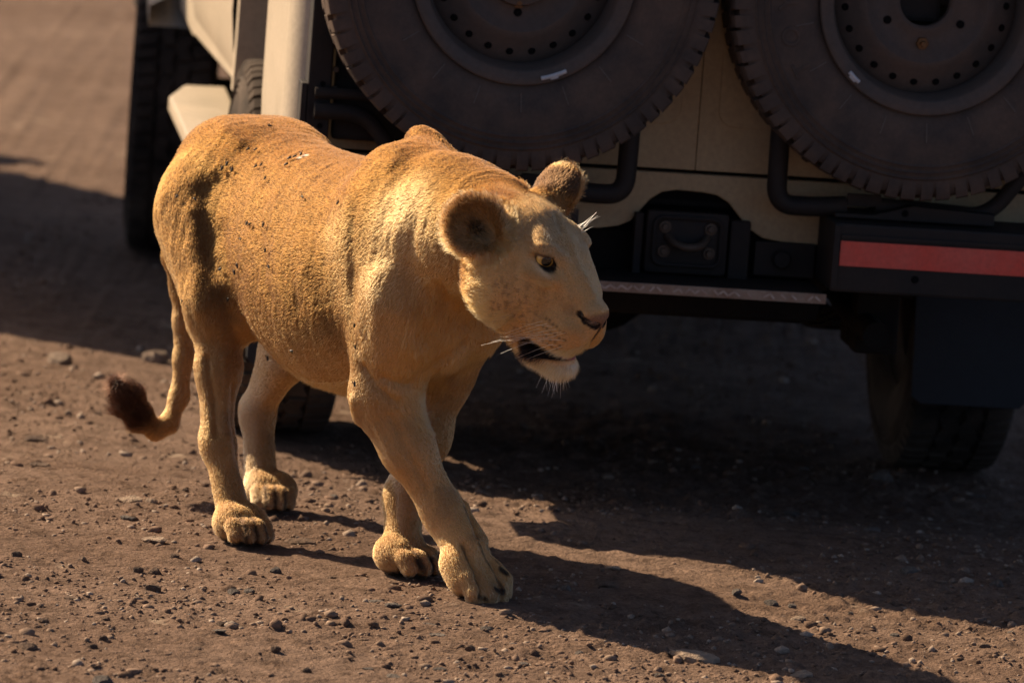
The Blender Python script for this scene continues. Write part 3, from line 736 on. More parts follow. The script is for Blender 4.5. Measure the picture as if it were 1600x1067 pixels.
for x_, y_ in ((0, .71), (0, -.71), (2.98, .76), (2.98, -.76)):                  # and under the tyres
    c = V2W(np.array([[x_, y_, 0]]))[0, :2]; w = np.exp(-(((GG - c) ** 2).sum(1)) / .22 ** 2); gz = gz * (1 - w) + (-.004) * w
gz = gz + ground_base(GG)
nx, ny = len(GX), len(GY); ii = (np.arange(nx - 1)[:, None] * ny + np.arange(ny - 1)[None, :]).ravel()
gq = np.stack([ii, ii + ny, ii + ny + 1, ii + 1], 1)
m, n, b = new_mat('dry_soil')
tc = N(n, 'ShaderNodeTexCoord'); co = tc.outputs['Object']
n1 = noise_node(n, 1.6, 5, .6, co); n2 = noise_node(n, 14, 6, .7, co); n3 = noise_node(n, 95, 5, .75, co); n4 = noise_node(n, 420, 3, .7, co)
c1 = ramp(n, n1.outputs[0], [(.32, (.178, .111, .076)), (.68, (.252, .167, .120))])
c2 = ramp(n, n2.outputs[0], [(.34, (.62, .60, .58)), (.52, (1, 1, 1)), (.72, (1.22, 1.22, 1.22))])
c3 = ramp(n, n3.outputs[0], [(.30, (.55, .53, .52)), (.55, (1.0, 1.0, 1.0)), (.78, (1.35, 1.33, 1.30))])
k = mixc(n, 1.0, c1.outputs[0], c2.outputs[0], 'MULTIPLY'); k = mixc(n, .85, k, c3.outputs[0], 'MULTIPLY')
n5 = noise_node(n, 7.5, 4, .55, co); r5 = ramp(n, n5.outputs[0], [(.66, (0, 0, 0)), (.74, (1, 1, 1))])
k = mixc(n, r5.outputs[0], k, (.36, .265, .19))
n.links.new(k, b.inputs['Base Color']); b.inputs['Roughness'].default_value = .95; b.inputs['Specular IOR Level'].default_value = .1
hm_ = N(n, 'ShaderNodeMath'); hm_.operation = 'ADD'; n.links.new(n3.outputs[0], hm_.inputs[0]); n.links.new(n4.outputs[0], hm_.inputs[1])
vo = N(n, 'ShaderNodeTexVoronoi'); vo.inputs['Scale'].default_value = 75; n.links.new(co, vo.inputs['Vector'])
v2 = N(n, 'ShaderNodeTexVoronoi'); v2.inputs['Scale'].default_value = 170; n.links.new(co, v2.inputs['Vector'])
vm = N(n, 'ShaderNodeMath'); vm.operation = 'MULTIPLY_ADD'; n.links.new(vo.outputs['Distance'], vm.inputs[0]); vm.inputs[1].default_value = -1.1; n.links.new(hm_.outputs[0], vm.inputs[2])
v3 = N(n, 'ShaderNodeMath'); v3.operation = 'MULTIPLY_ADD'; n.links.new(v2.outputs['Distance'], v3.inputs[0]); v3.inputs[1].default_value = -.6; n.links.new(vm.outputs[0], v3.inputs[2])
bump(n, b, v3.outputs[0], .8, .010)
MAT_SOIL = m
ground = add('ground', mesh_np('ground', np.c_[GG, gz], gq), m, None, True); tag(ground, 'brown dirt track littered with small stones', kind='structure')

# ---- stones
def stone_mesh(name, seed, sub=2, rough=.35, flat=.6):
    bm = bmesh.new(); bmesh.ops.create_icosphere(bm, subdivisions=sub, radius=1)
    V = np.array([v.co[:] for v in bm.verts]); r = np.random.default_rng(seed)
    for _ in range(9):                                             # facets: cut the ball with random planes
        nn = r.normal(size=3); nn /= np.linalg.norm(nn); d = r.uniform(.45, .85); e = V @ nn - d; V = V - np.where(e > 0, e, 0)[:, None] * nn * .92
    V *= 1 + rough * (fbm(V * 1.7 + seed, 3, seed)[:, None] - .5)
    V = V * np.array([1, r.uniform(.6, .95), flat * r.uniform(.8, 1.2)])
    for v, c in zip(bm.verts, V): v.co = c
    me = bpy.data.meshes.new(name); bm.to_mesh(me); bm.free(); return me
def stone_mat(name, dark, light):
    m, n, b = new_mat(name); tc = N(n, 'ShaderNodeTexCoord'); ob = N(n, 'ShaderNodeObjectInfo')
    a = noise_node(n, 2.2, 6, .7, tc.outputs['Object']); r_ = ramp(n, a.outputs[0], [(.3, dark), (.7, light)])
    v = ramp(n, ob.outputs['Random'], [(0, (.75, .75, .75)), (1, (1.2, 1.17, 1.12))])
    n.links.new(mixc(n, 1.0, r_.outputs[0], v.outputs[0], 'MULTIPLY'), b.inputs['Base Color']); b.inputs['Roughness'].default_value = .9; b.inputs['Specular IOR Level'].default_value = .2
    bump(n, b, a.outputs[0], .6, .3); return m
M_PALE = stone_mat('pale_stone', (.26, .18, .13), (.44, .34, .255)); M_BROWN = stone_mat('brown_stone', (.095, .062, .045), (.21, .14, .10)); M_GREY = stone_mat('grey_stone', (.10, .082, .07), (.21, .175, .15))
SM = {k: [stone_mesh('stone', 100 * i + j, 2, .4, fl) for j in range(5)] for i, (k, fl) in enumerate((('flat', .30), ('lump', .70)))}
def stone(u, v, wpx, hpx, mat, label, group='stones lying on the dirt track', name='stone'):
    p = on_ground(u, v + hpx * .30)
    for _ in range(4): p = on_ground(u, v + hpx * .30, ground_base(p[None])[0])
    sc = wpx * .5 * np.linalg.norm(p - cC) / FPX; kind = 'flat' if hpx < wpx * .42 else 'lump'
    me = random.choice(SM[kind]).copy(); me.materials.append(mat)
    o = add(name, me, None, None, False); o.scale = (sc, sc, sc * random.uniform(.9, 1.15)); o.rotation_euler = (random.uniform(-.15, .15), random.uniform(-.15, .15), random.uniform(-.5, .5))
    gh = ground_h(p[None, :2])[0] + ground_base(p[None])[0]; o.location = (p[0], p[1], gh + sc * (.04 if kind == 'flat' else .12)); tag(o, label, 'stone', group)
    return o
stone(98, 556, 52, 26, M_PALE, 'knobbly pale stone beside a rounder one on the sunlit edge of a shadow', None)
stone(240, 553, 50, 22, M_PALE, 'smooth rounded pale stone on the sunlit edge of a shadow beside the tail', None)
stone(205, 777, 58, 14, M_PALE, 'long thin pale splinter of stone lying flat behind the hind paws', None)
stone(236, 779, 24, 17, M_PALE, 'short pale block with a hollow end touching a thin splinter', None)
stone(237, 839, 48, 12, M_PALE, 'flat pale stone set flush in the soil beside the right hind paw', None)
stone(42, 1000, 40, 28, M_BROWN, 'boxy dark brown stone standing alone on the dirt', None)
stone(158, 1054, 46, 28, M_GREY, 'grey pyramid shaped stone half sunk in the dirt', None)
stone(1085, 1015, 100, 26, M_PALE, 'broad flat pale rock on the edge of the lioness shadow', None)
stone(1255, 1049, 48, 14, M_PALE, 'narrow flat pale stone by the tip of the lioness shadow', None)
stone(1380, 738, 48, 40, M_GREY, 'grey boulder lying in shade against the rear tyre', None)
stone(945, 740, 36, 12, M_PALE, 'pale sliver of stone catching light inside the vehicle shadow', None)
stone(1418, 884, 42, 22, M_GREY, 'grey stone lying in the vehicle shadow', None)
stone(1250, 963, 32, 10, M_PALE, 'small pale flake on the sunlit strip between the two shadows', None)
stone(960, 884, 32, 10, M_PALE, 'pale chipped flake on the upper edge of the lioness shadow', None)
stone(886, 912, 26, 16, M_GREY, 'round grey pebble inside the lioness shadow near the front paw', None)
stone(950, 906, 56, 20, M_BROWN, 'low brown mound of a stone across the edge of the lioness shadow', None)
stone(474, 838, 64, 22, M_BROWN, 'low brown rock crossed by the hind leg shadow', None)
for u, v, w, h in ((215, 888, 20, 13), (243, 887, 24, 14), (237, 914, 32, 14), (110, 929, 32, 9), (162, 993, 26, 14), (145, 1004, 18, 12), (345, 967, 18, 12), (25, 862, 22, 12), (275, 866, 20, 9), (520, 895, 22, 9), (1537, 1003, 26, 13), (1516, 971, 14, 20), (1500, 1022, 16, 11), (570, 992, 26, 10), (735, 1006, 30, 14), (628, 972, 12, 10), (60, 1045, 22, 12), (310, 1008, 18, 10), (430, 1010, 20, 10), (480, 1040, 18, 10), (130, 870, 20, 10), (60, 720, 40, 12), (165, 960, 18, 10), (70, 965, 20, 9), (355, 742, 22, 10), (290, 762, 20, 12), (180, 600, 16, 12), (255, 612, 14, 12), (60, 680, 46, 10), (155, 640, 16, 11)):
    stone(u, v, w, h, M_BROWN, 'small dark brown stone lying loose on the sunlit dirt')
for u, v, w, h in ((365, 917, 26, 12), (392, 914, 22, 16), (432, 886, 22, 11), (340, 983, 28, 10), (590, 932, 30, 9), (615, 940, 34, 10), (670, 968, 30, 11), (682, 986, 34, 11), (760, 974, 24, 11), (690, 1035, 28, 9), (575, 1036, 22, 9), (618, 1048, 30, 9), (225, 1058, 20, 9), (1205, 932, 28, 17), (1150, 924, 22, 14), (1240, 936, 18, 12), (1585, 978, 26, 10), (1525, 770, 40, 14), (1240, 800, 36, 12), (1365, 822, 36, 12), (1090, 730, 22, 12), (1560, 905, 30, 16), (1255, 728, 20, 10), (200, 805, 34, 8), (520, 772, 22, 10), (905, 1010, 18, 9), (820, 1030, 22, 10), (1030, 1048, 20, 9), (1400, 985, 20, 10), (1330, 950, 16, 10)):
    stone(u, v, w, h, M_GREY, 'small greyish stone lying loose on the dirt', 'greyish stones scattered on the track')
# ---- loose gravel and clods, uncountable
def gravel(name, nst, rmin, rmax, pw_, mats, seed, label):
    r = np.random.default_rng(seed); ico = bmesh.new(); bmesh.ops.create_icosphere(ico, subdivisions=1, radius=1)
    IV = np.array([v.co[:] for v in ico.verts]); IF = np.array([[v.index for v in f.verts] for f in ico.faces]); ico.free()
    y = 13.2 + (21.5 - 13.2) * r.random(nst * 2) ** 1.4; x = (r.random(nst * 2) * 2 - 1) * (.085 * y)
    keep = fbm(np.c_[x, y] * 2.2, 3, 91) + r.random(nst * 2) * .25 > .62; x, y = x[keep][:nst], y[keep][:nst]; k = len(x)
    rad = rmin + (rmax - rmin) * r.random(k) ** pw_
    V = IV[None] * (1 + .9 * (r.random((k, len(IV), 1)) - .5)); V = V * (rad[:, None, None] * np.stack([np.ones(k), r.uniform(.6, 1, k), r.uniform(.45, .85, k)], 1)[:, None, :])
    a = r.random(k) * 6.283; c, s_ = np.cos(a)[:, None], np.sin(a)[:, None]; V = np.stack([V[..., 0] * c - V[..., 1] * s_, V[..., 0] * s_ + V[..., 1] * c, V[..., 2]], -1)
    z = ground_h(np.c_[x, y]) + ground_base(np.c_[x, y]) + rad * .02; V += np.stack([x, y, z], 1)[:, None]
    F_ = (IF[None] + (np.arange(k) * len(IV))[:, None, None]).reshape(-1, 3)
    me = mesh_np(name, V.reshape(-1, 3), F_)
    ca = me.attributes.new('tint', 'FLOAT', 'POINT'); ca.data.foreach_set('value', np.repeat(r.random(k), len(IV)).astype(np.float32))
    o = add(name, me, mats); tag(o, label, kind='stuff'); return o
m, n, b = new_mat('gravel'); a = N(n, 'ShaderNodeAttribute'); a.attribute_name = 'tint'; tc = N(n, 'ShaderNodeTexCoord')
r_ = ramp(n, a.outputs['Fac'], [(0, (.115, .072, .050)), (.45, (.20, .127, .088)), (.8, (.27, .19, .137)), (1, (.38, .30, .235))]); nz = noise_node(n, 160, 4, .7, tc.outputs['Object'])
v = ramp(n, nz.outputs[0], [(.3, (.65, .65, .65)), (.7, (1.2, 1.2, 1.2))]); n.links.new(mixc(n, 1.0, r_.outputs[0], v.outputs[0], 'MULTIPLY'), b.inputs['Base Color']); b.inputs['Roughness'].default_value = .95; b.inputs['Specular IOR Level'].default_value = .1
bump(n, b, nz.outputs[0], .7, .004)
gravel('gravel', 26000, .0010, .0075, 3.2, m, 5, 'fine crumbs of soil and gravel strewn over the dirt')
gravel('clods', 1300, .006, .017, 2.2, m, 6, 'loose clods of brown soil strewn over the dirt')
# ================================================================== SAFARI VEHICLE  (x forward, y left, z up; origin on the ground under the rear axle)
class MB:
    def __init__(s): s.V = []; s.F = []
    def _add(s, V, F): o = len(s.V); s.V += [tuple(v) for v in V]; s.F += [tuple(i + o for i in f) for f in F]; return s
    def box(s, x0, x1, y0, y1, z0, z1, bev=0.0, M=None):
        bm = bmesh.new(); bmesh.ops.create_cube(bm, size=1)
        for v in bm.verts: v.co = ((x0 + x1) / 2 + v.co.x * abs(x1 - x0), (y0 + y1) / 2 + v.co.y * abs(y1 - y0), (z0 + z1) / 2 + v.co.z * abs(z1 - z0))
        if bev: bmesh.ops.bevel(bm, geom=bm.edges[:], offset=bev, segments=2, affect='EDGES', profile=.6)
        if M is not None: bmesh.ops.transform(bm, matrix=M, verts=bm.verts[:])
        bm.verts.index_update(); s._add([v.co[:] for v in bm.verts], [[v.index for v in f.verts] for f in bm.faces]); bm.free(); return s
    def tube(s, pts, r, seg=12, smooth=0, cap=True):
        P = [np.array(p, float) for p in pts]
        for _ in range(smooth):                                   # corner cutting keeps the ends
            Q = [P[0]]
            for a, b in zip(P[:-1], P[1:]): Q += [a * .75 + b * .25, a * .25 + b * .75]
            Q.append(P[-1]); P = Q
        V = []; F = []; up = None
        for i, p in enumerate(P):
            d = (P[min(i + 1, len(P) - 1)] - P[max(i - 1, 0)]); d /= np.linalg.norm(d)
            if up is None: up = np.array([0, 0, 1.]) if abs(d[2]) < .9 else np.array([1., 0, 0])
            u = up - d * (up @ d); u /= np.linalg.norm(u); up = u; w = np.cross(d, u)
            for k in range(seg): a = 2 * math.pi * k / seg; V.append(p + r * (math.cos(a) * u + math.sin(a) * w))
        for i in range(len(P) - 1):
            for k in range(seg): F.append((i * seg + k, i * seg + (k + 1) % seg, (i + 1) * seg + (k + 1) % seg, (i + 1) * seg + k))
        if cap: F += [tuple(range(seg))[::-1], tuple((len(P) - 1) * seg + k for k in range(seg))]
        return s._add(V, F)
    def lathe(s, prof, seg=48, c=(0, 0, 0), ax='x', closed=False):
        """prof: (r, offset along the axis)"""
        V = []; F = []; k = len(prof)
        for i in range(seg):
            a = 2 * math.pi * i / seg; ca, sa = math.cos(a), math.sin(a)
            for r, h in prof:
                p = {'x': (h, r * ca, r * sa), 'y': (r * ca, h, r * sa), 'z': (r * ca, r * sa, h)}[ax]; V.append((p[0] + c[0], p[1] + c[1], p[2] + c[2]))
        for i in range(seg):
            j = (i + 1) % seg
            for q in range(k if closed else k - 1): F.append((i * k + q, j * k + q, j * k + (q + 1) % k, i * k + (q + 1) % k))
        return s._add(V, F)
    def poly(s, pts, thick):
        """pts: 3-D outline of a planar piece, thick: extrusion vector"""
        n = len(pts); P = [np.array(p, float) for p in pts]; t = np.array(thick, float)
        V = P + [p + t for p in P]; F = [tuple(range(n)), tuple(range(2 * n - 1, n - 1, -1))] + [(i, i + n, (i + 1) % n + n, (i + 1) % n) for i in range(n)]
        return s._add(V, F)
    def build(s, name, mat, parent, smooth=False, bev=0.0):
        me = bpy.data.meshes.new(name); me.from_pydata(s.V, [], s.F); bm = bmesh.new(); bm.from_mesh(me); bmesh.ops.recalc_face_normals(bm, faces=bm.faces[:])
        if bev:
            es = [e for e in bm.edges if len(e.link_faces) == 2 and e.calc_face_angle(0) > .6]; bmesh.ops.bevel(bm, geom=es, offset=bev, segments=2, affect='EDGES', profile=.6, clamp_overlap=True)
        bm.to_mesh(me); bm.free(); me.materials.append(mat)
        o = add(name, me, None, parent, smooth)
        if smooth: me.set_sharp_from_angle(angle=math.radians(38))
        return o
def dusty(name, col, rough, dust=(.22, .15, .105), amt=.5, spec=.4, metal=0.0, scale=6.0):
    m, n, b = new_mat(name); tc = N(n, 'ShaderNodeTexCoord'); a = noise_node(n, scale, 6, .65, tc.outputs['Object']); f = noise_node(n, scale * 14, 4, .7, tc.outputs['Object'])
    r_ = ramp(n, a.outputs[0], [(.35, (0, 0, 0)), (.75, (amt, amt, amt))])
    k = mixc(n, r_.outputs[0], col, dust); v = ramp(n, f.outputs[0], [(.3, (.86, .86, .86)), (.7, (1.08, 1.08, 1.08))]); k = mixc(n, 1.0, k, v.outputs[0], 'MULTIPLY')
    n.links.new(k, b.inputs['Base Color']); b.inputs['Roughness'].default_value = rough; b.inputs['Specular IOR Level'].default_value = spec; b.inputs['Metallic'].default_value = metal
    q = ramp(n, a.outputs[0], [(.35, (rough,) * 3), (.75, (min(1, rough + .3),) * 3)]); n.links.new(q.outputs[0], b.inputs['Roughness'])
    bump(n, b, f.outputs[0], .08, .004); return m
M_PAINT = dusty('beige_paint', (.46, .385, .285), .35, (.38, .275, .18), .35)
M_REAR = dusty('shade_toned_rear_paint', (.52, .37, .195), .5, (.41, .265, .15), .5)  # shaded tone of the rear put into the paint colour, dust mottled over
M_BLACK = dusty('black_steel', (.018, .016, .015), .55, (.075, .053, .039), .6, .22)
M_RUBBER = dusty('tyre_rubber', (.062, .049, .042), .62, (.17, .112, .08), .75, .16, scale=9)
M_RIM = dusty('wheel_steel', (.080, .067, .058), .55, (.16, .10, .07), .75, .2)
M_ROADRUB = dusty('dusty_tread', (.026, .022, .019), .9, (.14, .104, .078), .95, .1, scale=5)
M_UNDER = dusty('shade_black_chassis', (.010, .009, .008), .8, (.034, .024, .018), .6, .15)  # grimy metal coloured blacker to deepen the shade below the body
M_STEP = dusty('chequer_plate', (.40, .29, .21), .6, (.24, .13, .08), .9, .2, 0, scale=22)
M_DARK = dusty('hole_gap_shade', (.006, .006, .006), .9, (.02, .015, .012), .3, .1)  # near-black that stands in for shade inside holes and behind the doors
M_FLAP = dusty('mud_flap_rubber', (.020, .022, .026), .6, (.05, .04, .035), .4, .3)
M_RED = dusty('red_reflector', (.80, .075, .045), .35, (.70, .22, .15), .5, .5, scale=9)
M_MOULD = dusty('dusty_mould_line', (.13, .11, .095), .8, (.2, .15, .11), .6, .1)
M_RIB = dusty('worn_rib', (.60, .48, .39), .5, (.32, .20, .14), .9, .3, 0, scale=45)
M_BOLT = dusty('bolt_steel', (.10, .075, .055), .5, (.14, .085, .05), .5, .4, .4)
M_LEAD = dusty('lead_weight', (.55, .55, .56), .4, (.4, .36, .33), .4, .5)
M_BRASS = dusty('rusty_bolt', (.22, .10, .035), .5, (.2, .11, .06), .4, .4, .5)
m, n, b = new_mat('window_glass'); b.inputs['Base Color'].default_value = (.03, .035, .035, 1); b.inputs['Roughness'].default_value = .04; M_GLASS = m
m, n, b = new_mat('lamp_lens'); b.inputs['Base Color'].default_value = (.75, .75, .72, 1); b.inputs['Roughness'].default_value = .1; M_LENS = m

def make_tyre_mesh(R=.402, rim=.222, hw=.106):
    """axle along x; the outer face looks towards -x"""
    b = MB()
    side = [(rim - .006, -.082), (rim + .006, -.094), (rim + .030, -.1035), (rim + .062, -.1065), (rim + .092, -.1055), (rim + .104, -.1048), (rim + .107, -.1078), (rim + .111, -.1040), (rim + .117, -.1030), (rim + .120, -.1060), (rim + .124, -.1020), (rim + .130, -.1008), (rim + .133, -.1038), (rim + .137, -.0992), (R - .030, -.0975), (R - .014, -.0895), (R - .0125, -.083)]
    prof = side + [(R - .0115, -.05), (R - .0115, .05)] + [(r, -x) for r, x in side[::-1]]
    b.lathe(prof, 96)
    nl = 68
    for i in range(nl):
        a0 = 2 * math.pi * i / nl; da = 2 * math.pi / nl * (.80 if i % 2 else .66)
        for sg in (-1, 1):
            pts = [(R - .046, sg * .0985), (R - .020, sg * .1000), (R - .004, sg * .0925), (R, sg * .080), (R, sg * .046), (R - .013, sg * .044), (R - .020, sg * .080), (R - .046, sg * .085)]
            V = []; off = (.5 if sg > 0 else 0) * 2 * math.pi / nl; k = len(pts)
            for j, a in enumerate((a0 + off, a0 + off + da)):
                for r, x in pts: aa = a + (.018 if abs(x) < .06 else 0) * sg; V.append((x, r * math.cos(aa), r * math.sin(aa)))
            F = [tuple(range(k)), tuple(range(2 * k - 1, k - 1, -1))] + [(q, q + k, (q + 1) % k + k, (q + 1) % k) for q in range(k)]
            b._add(V, F)
    for i in range(nl // 2):                                       # centre blocks, zig-zag
        for x0, ph in ((-.036, 0), (.004, .5)):
            a0 = 2 * math.pi * (i + ph) / (nl // 2); da = 2 * math.pi / (nl // 2) * .82; V = []
            for a in (a0, a0 + da * .5, a0 + da):
                sh = .007 if a != a0 + da * .5 else -.004
                for r in (R - .014, R):
                    for x in (x0 + sh, x0 + .032 + sh): V.append((x, r * math.cos(a), r * math.sin(a)))
            F = [(2, 3, 7, 6), (6, 7, 11, 10), (0, 2, 6, 4), (4, 6, 10, 8), (1, 5, 7, 3), (5, 9, 11, 7), (0, 1, 3, 2), (8, 10, 11, 9)]
            b._add(V, F)
    return b
def make_mould_lines(rim=.222):
    b = MB()
    for i in range(18):
        a = 2 * math.pi * i / 18 + .13; ca, sa = math.cos(a), math.sin(a); w = .0011
        r0, r1 = rim + .020, rim + .058; V = []
        for r, x in ((r0, -.1010), (r1, -.1066)):
            for s_ in (-w, w):
                for o in (0.001, -.0016): V.append((x + o, r * ca - s_ * sa, r * sa + s_ * ca))
        b._add(V, [(1, 3, 7, 5), (0, 1, 5, 4), (3, 2, 6, 7), (0, 2, 3, 1), (4, 5, 7, 6)])
    return b
def make_rim(parent, hub_open=True):
    b = MB(); b.lathe([(.214, -.088), (.2225, -.094), (.2265, -.101), (.224, -.1055), (.217, -.1060), (.209, -.103), (.203, -.0985), (.200, -.0975), (.1975, -.094), (.195, -.078), (.190, -.058), (.1875, -.030), (.186, .06), (.214, .075), (.224, .095)], 96)
    o = b.build('rim', M_RIM, parent, True)
    d = MB(); hub = .052; d.lathe([(.1885, -.044), (.182, -.050), (.170, -.056), (.155, -.063), (.140, -.071), (.130, -.0765), (.124, -.077), (.116, -.070), (.106, -.060), (.095, -.055), (.080, -.0545), (.070, -.0555), (.064, -.058), (.058, -.058), (hub, -.053), (hub, -.030)], 96)
    dd = d.build('disc', M_RIM, o, True); dd.location = (.022, 0, 0)
    for i in range(23):                                            # dark discs painted in for the shade of vent holes
        a = 2 * math.pi * (i + .5) / 23; h = MB(); h.lathe([(.0005, -.0020), (.0062, -.0020), (.0078, -.0005), (.0078, .006)], 14); hh = h.build('vent_hole_disc', M_DARK, o, False) if i == 0 else None
        if i == 0: hm0 = hh.data
        else: hh = add('vent_hole_disc', hm0, None, o)
        r = .1655; hh.location = (-.0585 + .022, r * math.cos(a), r * math.sin(a)); hh.rotation_euler = (a, 0, 0) if False else (0, 0, 0)
        hh.rotation_mode = 'QUATERNION'; nrm = Vector((-.90, .43 * math.cos(a), .43 * math.sin(a))); hh.rotation_quaternion = Vector((-1, 0, 0)).rotation_difference(nrm)
    for i in range(6):
        a = 2 * math.pi * i / 6 + math.pi / 2; r = .0865
        h = MB(); h.lathe([(.0005, -.0025), (.0085, -.0025), (.0095, .004)], 12); hh = h.build('lug_hole_disc', M_DARK, o); hh.location = (-.0545 + .022, r * math.cos(a), r * math.sin(a))  # lug holes are dark discs, their shade is only colour
    return o
TYRE_B = make_tyre_mesh(); TYRE_ME = ROAD_ME = MOULD_ME = None
def wheel(name, parent, loc, flip=False, spin=0.0, mat=None):
    w = empty(name, loc, 0, parent); w.rotation_euler = (spin, 0, 0)
    global TYRE_ME
    if TYRE_ME is None: t = TYRE_B.build('tyre', M_RUBBER, w, True); TYRE_ME = t.data
    else:
        t = add('tyre', TYRE_ME, None, w)
        if mat is not None:
            global ROAD_ME
            if ROAD_ME is None: ROAD_ME = TYRE_ME.copy(); ROAD_ME.materials[0] = mat
            t.data = ROAD_ME
    if mat is None:
        global MOULD_ME
        if MOULD_ME is None: MOULD_ME = tag(make_mould_lines().build('mould_lines', M_MOULD, w), kind='stuff').data
        else: tag(add('mould_lines', MOULD_ME, None, w), kind='stuff')
    make_rim(w); return w
veh = empty('safari_vehicle', (VX0, VY0, VZ0), math.pi / 2 + VPSI); veh.scale = (VS,) * 3
tag(veh, 'beige safari vehicle with two black spare wheels on its rear doors', 'vehicle')

# ---- body sides
def arc(cx, cz, rx, rz, a0, a1, n=10): return [(cx + rx * math.cos(math.radians(a0 + (a1 - a0) * i / n)), cz + rz * math.sin(math.radians(a0 + (a1 - a0) * i / n))) for i in range(n + 1)]
YS = .845
for sg, nm in ((1, 'l'), (-1, 'r')):
    Z1 = 1.22
    # quarter panel behind the rear wheel, with a rounded rear corner
    out = [(-.96, .62), (-.52, .62), (-.445, .78)] + [(-.445, .98)] + [(-.40, 1.045), (-.40, Z1), (-.96, Z1)]
    MB().poly([(x, sg * YS, z) for x, z in out], (0, -sg * .03, 0)).build('quarter_panel', M_PAINT, veh, False, .004)
    c = MB(); cr = .085; V = []; F = []; na = 8
    for i in range(na + 1):
        a = math.pi / 2 * i / na
        for z in (.62, Z1): V.append((-.962 - cr * math.sin(a), sg * (YS - cr + cr * math.cos(a)), z))
    F = [(2 * i, 2 * i + 1, 2 * i + 3, 2 * i + 2) for i in range(na)]; c._add(V, F); c.build('rear_corner', M_PAINT, veh, True)
    # middle and front of the side: rear arch front edge, sill, front fender with arch
    YP = .825
    out = [(-.395, Z1), (-.395, 1.09), (.24, 1.09), (.30, 1.04), (.33, .96), (.335, .80), (.36, .70), (1.70, .675), (1.76, .668)] + [(2.18, .69), (2.36, .76)] + arc(2.98, .72, .56, .36, 165, 10, 12) + [(3.58, .72), (3.72, .74), (3.74, 1.10), (2.35, Z1)]
    MB().poly([(x, sg * YP, z) for x, z in out], (0, -sg * .03, 0)).build('side_panel', M_PAINT, veh, False, .005)
    # bulging lower side with a soft crease, door gap lines
    V = []; xs = np.array([.42, .50, .8, 1.2, 1.6, 1.70]); zs = [(1.20, 0.002), (1.08, .014), (.96, .024), (.86, .026), (.78, .016), (.72, .002), (.685, -.02)]
    for x in xs:
        for z, y in zs: V.append((x, sg * (YP + y * .8 + .001), z))
    k = len(zs); c = MB(); c._add(V, [(i * k + j, (i + 1) * k + j, (i + 1) * k + j + 1, i * k + j + 1) for i in range(len(xs) - 1) for j in range(k - 1)]); c.build('door_skin', M_PAINT, veh, True)
    V = []                                                          # flared lip of the rear arch
    lip = [(.24, 1.085), (.295, 1.035), (.325, .96), (.33, .80), (.355, .69)]
    c = MB()
    for (x, z) in lip:
        V += [(x + .085, sg * (YP + .004), z), (x + .07, sg * (YP + .012), z), (x, sg * (YP + .014), z), (x - .004, sg * (YP - .05), z - .005)]
    c._add(V, [(4 * i + j, 4 * i + 4 + j, 4 * i + 5 + j, 4 * i + 1 + j) for i in range(len(lip) - 1) for j in range(3)]); c.build('arch_lip', M_PAINT, veh, True)
    V = []; lip = [(2.20, .672)] + arc(2.98, .72, .57, .37, 172, 8, 12); c = MB()   # front arch flare
    for (x, z) in lip: V += [(x, sg * (YS + .001), z + .05), (x, sg * (YS + .055), z + .02), (x, sg * (YS + .055), z - .03), (x, sg * (YS - .05), z - .03)]
    c._add(V, [(4 * i + j, 4 * i + 4 + j, 4 * i + 5 + j, 4 * i + 1 + j) for i in range(len(lip) - 1) for j in range(3)]); c.build('fender_flare', M_PAINT, veh, True)
    # wheel housings
    MB().box(-.44, .45, sg * .55, sg * (YS - .035), 1.00, 1.06).build('wheel_housing', M_UNDER, veh)
    MB().box(2.4, 3.55, sg * .55, sg * (YS - .035), 1.03, 1.09).build('wheel_housing', M_UNDER, veh)
    MB().box(-.44, .45, sg * .50, sg * .54, .44, 1.06).build('wheel_housing', M_UNDER, veh); MB().box(2.4, 3.55, sg * .50, sg * .54, .60, 1.06).build('wheel_housing', M_UNDER, veh)  # rear inner wall drawn lower to stop sun passing under the body
    # side step
    st = [(.45, .78), (1.67, .745), (1.65, .845), (1.38, .90), (.58, .915), (.45, .87)]
    MB().poly([(x, sg * y, .560) for x, y in st], (0, 0, -.035)).build('side_step', M_PAINT, veh, False, .006)
    for xx in (.5, 1.2): MB().box(xx, xx + .05, sg * .40, sg * .86, .50, .524).build('step_bracket', M_UNDER, veh)
    # glass house
    def yz(z): return sg * (YS - .005 - (z - 1.22) * .14)
    up = [(-1.00, 1.22), (2.05, 1.22), (1.62, 1.98), (-.98, 1.98)]
    MB().poly([(x, yz(z), z) for x, z in up], (0, -sg * .03, 0)).build('upper_side', M_PAINT, veh, False, .004)
    for w in ([(-.88, 1.34), (-.20, 1.34), (-.20, 1.86), (-.88, 1.86)], [(-.10, 1.34), (.62, 1.34), (.62, 1.86), (-.10, 1.86)], [(.74, 1.32), (1.78, 1.32), (1.52, 1.86), (.74, 1.86)]):
        MB().poly([(x, yz(z) + sg * .004, z) for x, z in w], (0, -sg * .012, 0)).build('side_window', M_GLASS, veh)
    MB().box(1.72, 1.86, sg * .90, sg * 1.06, 1.36, 1.56, .02).build('door_mirror', M_BLACK, veh, True)
    MB().box(3.735, 3.76, sg * .55, sg * .74, .92, 1.06, .01).build('headlight', M_LENS, veh)
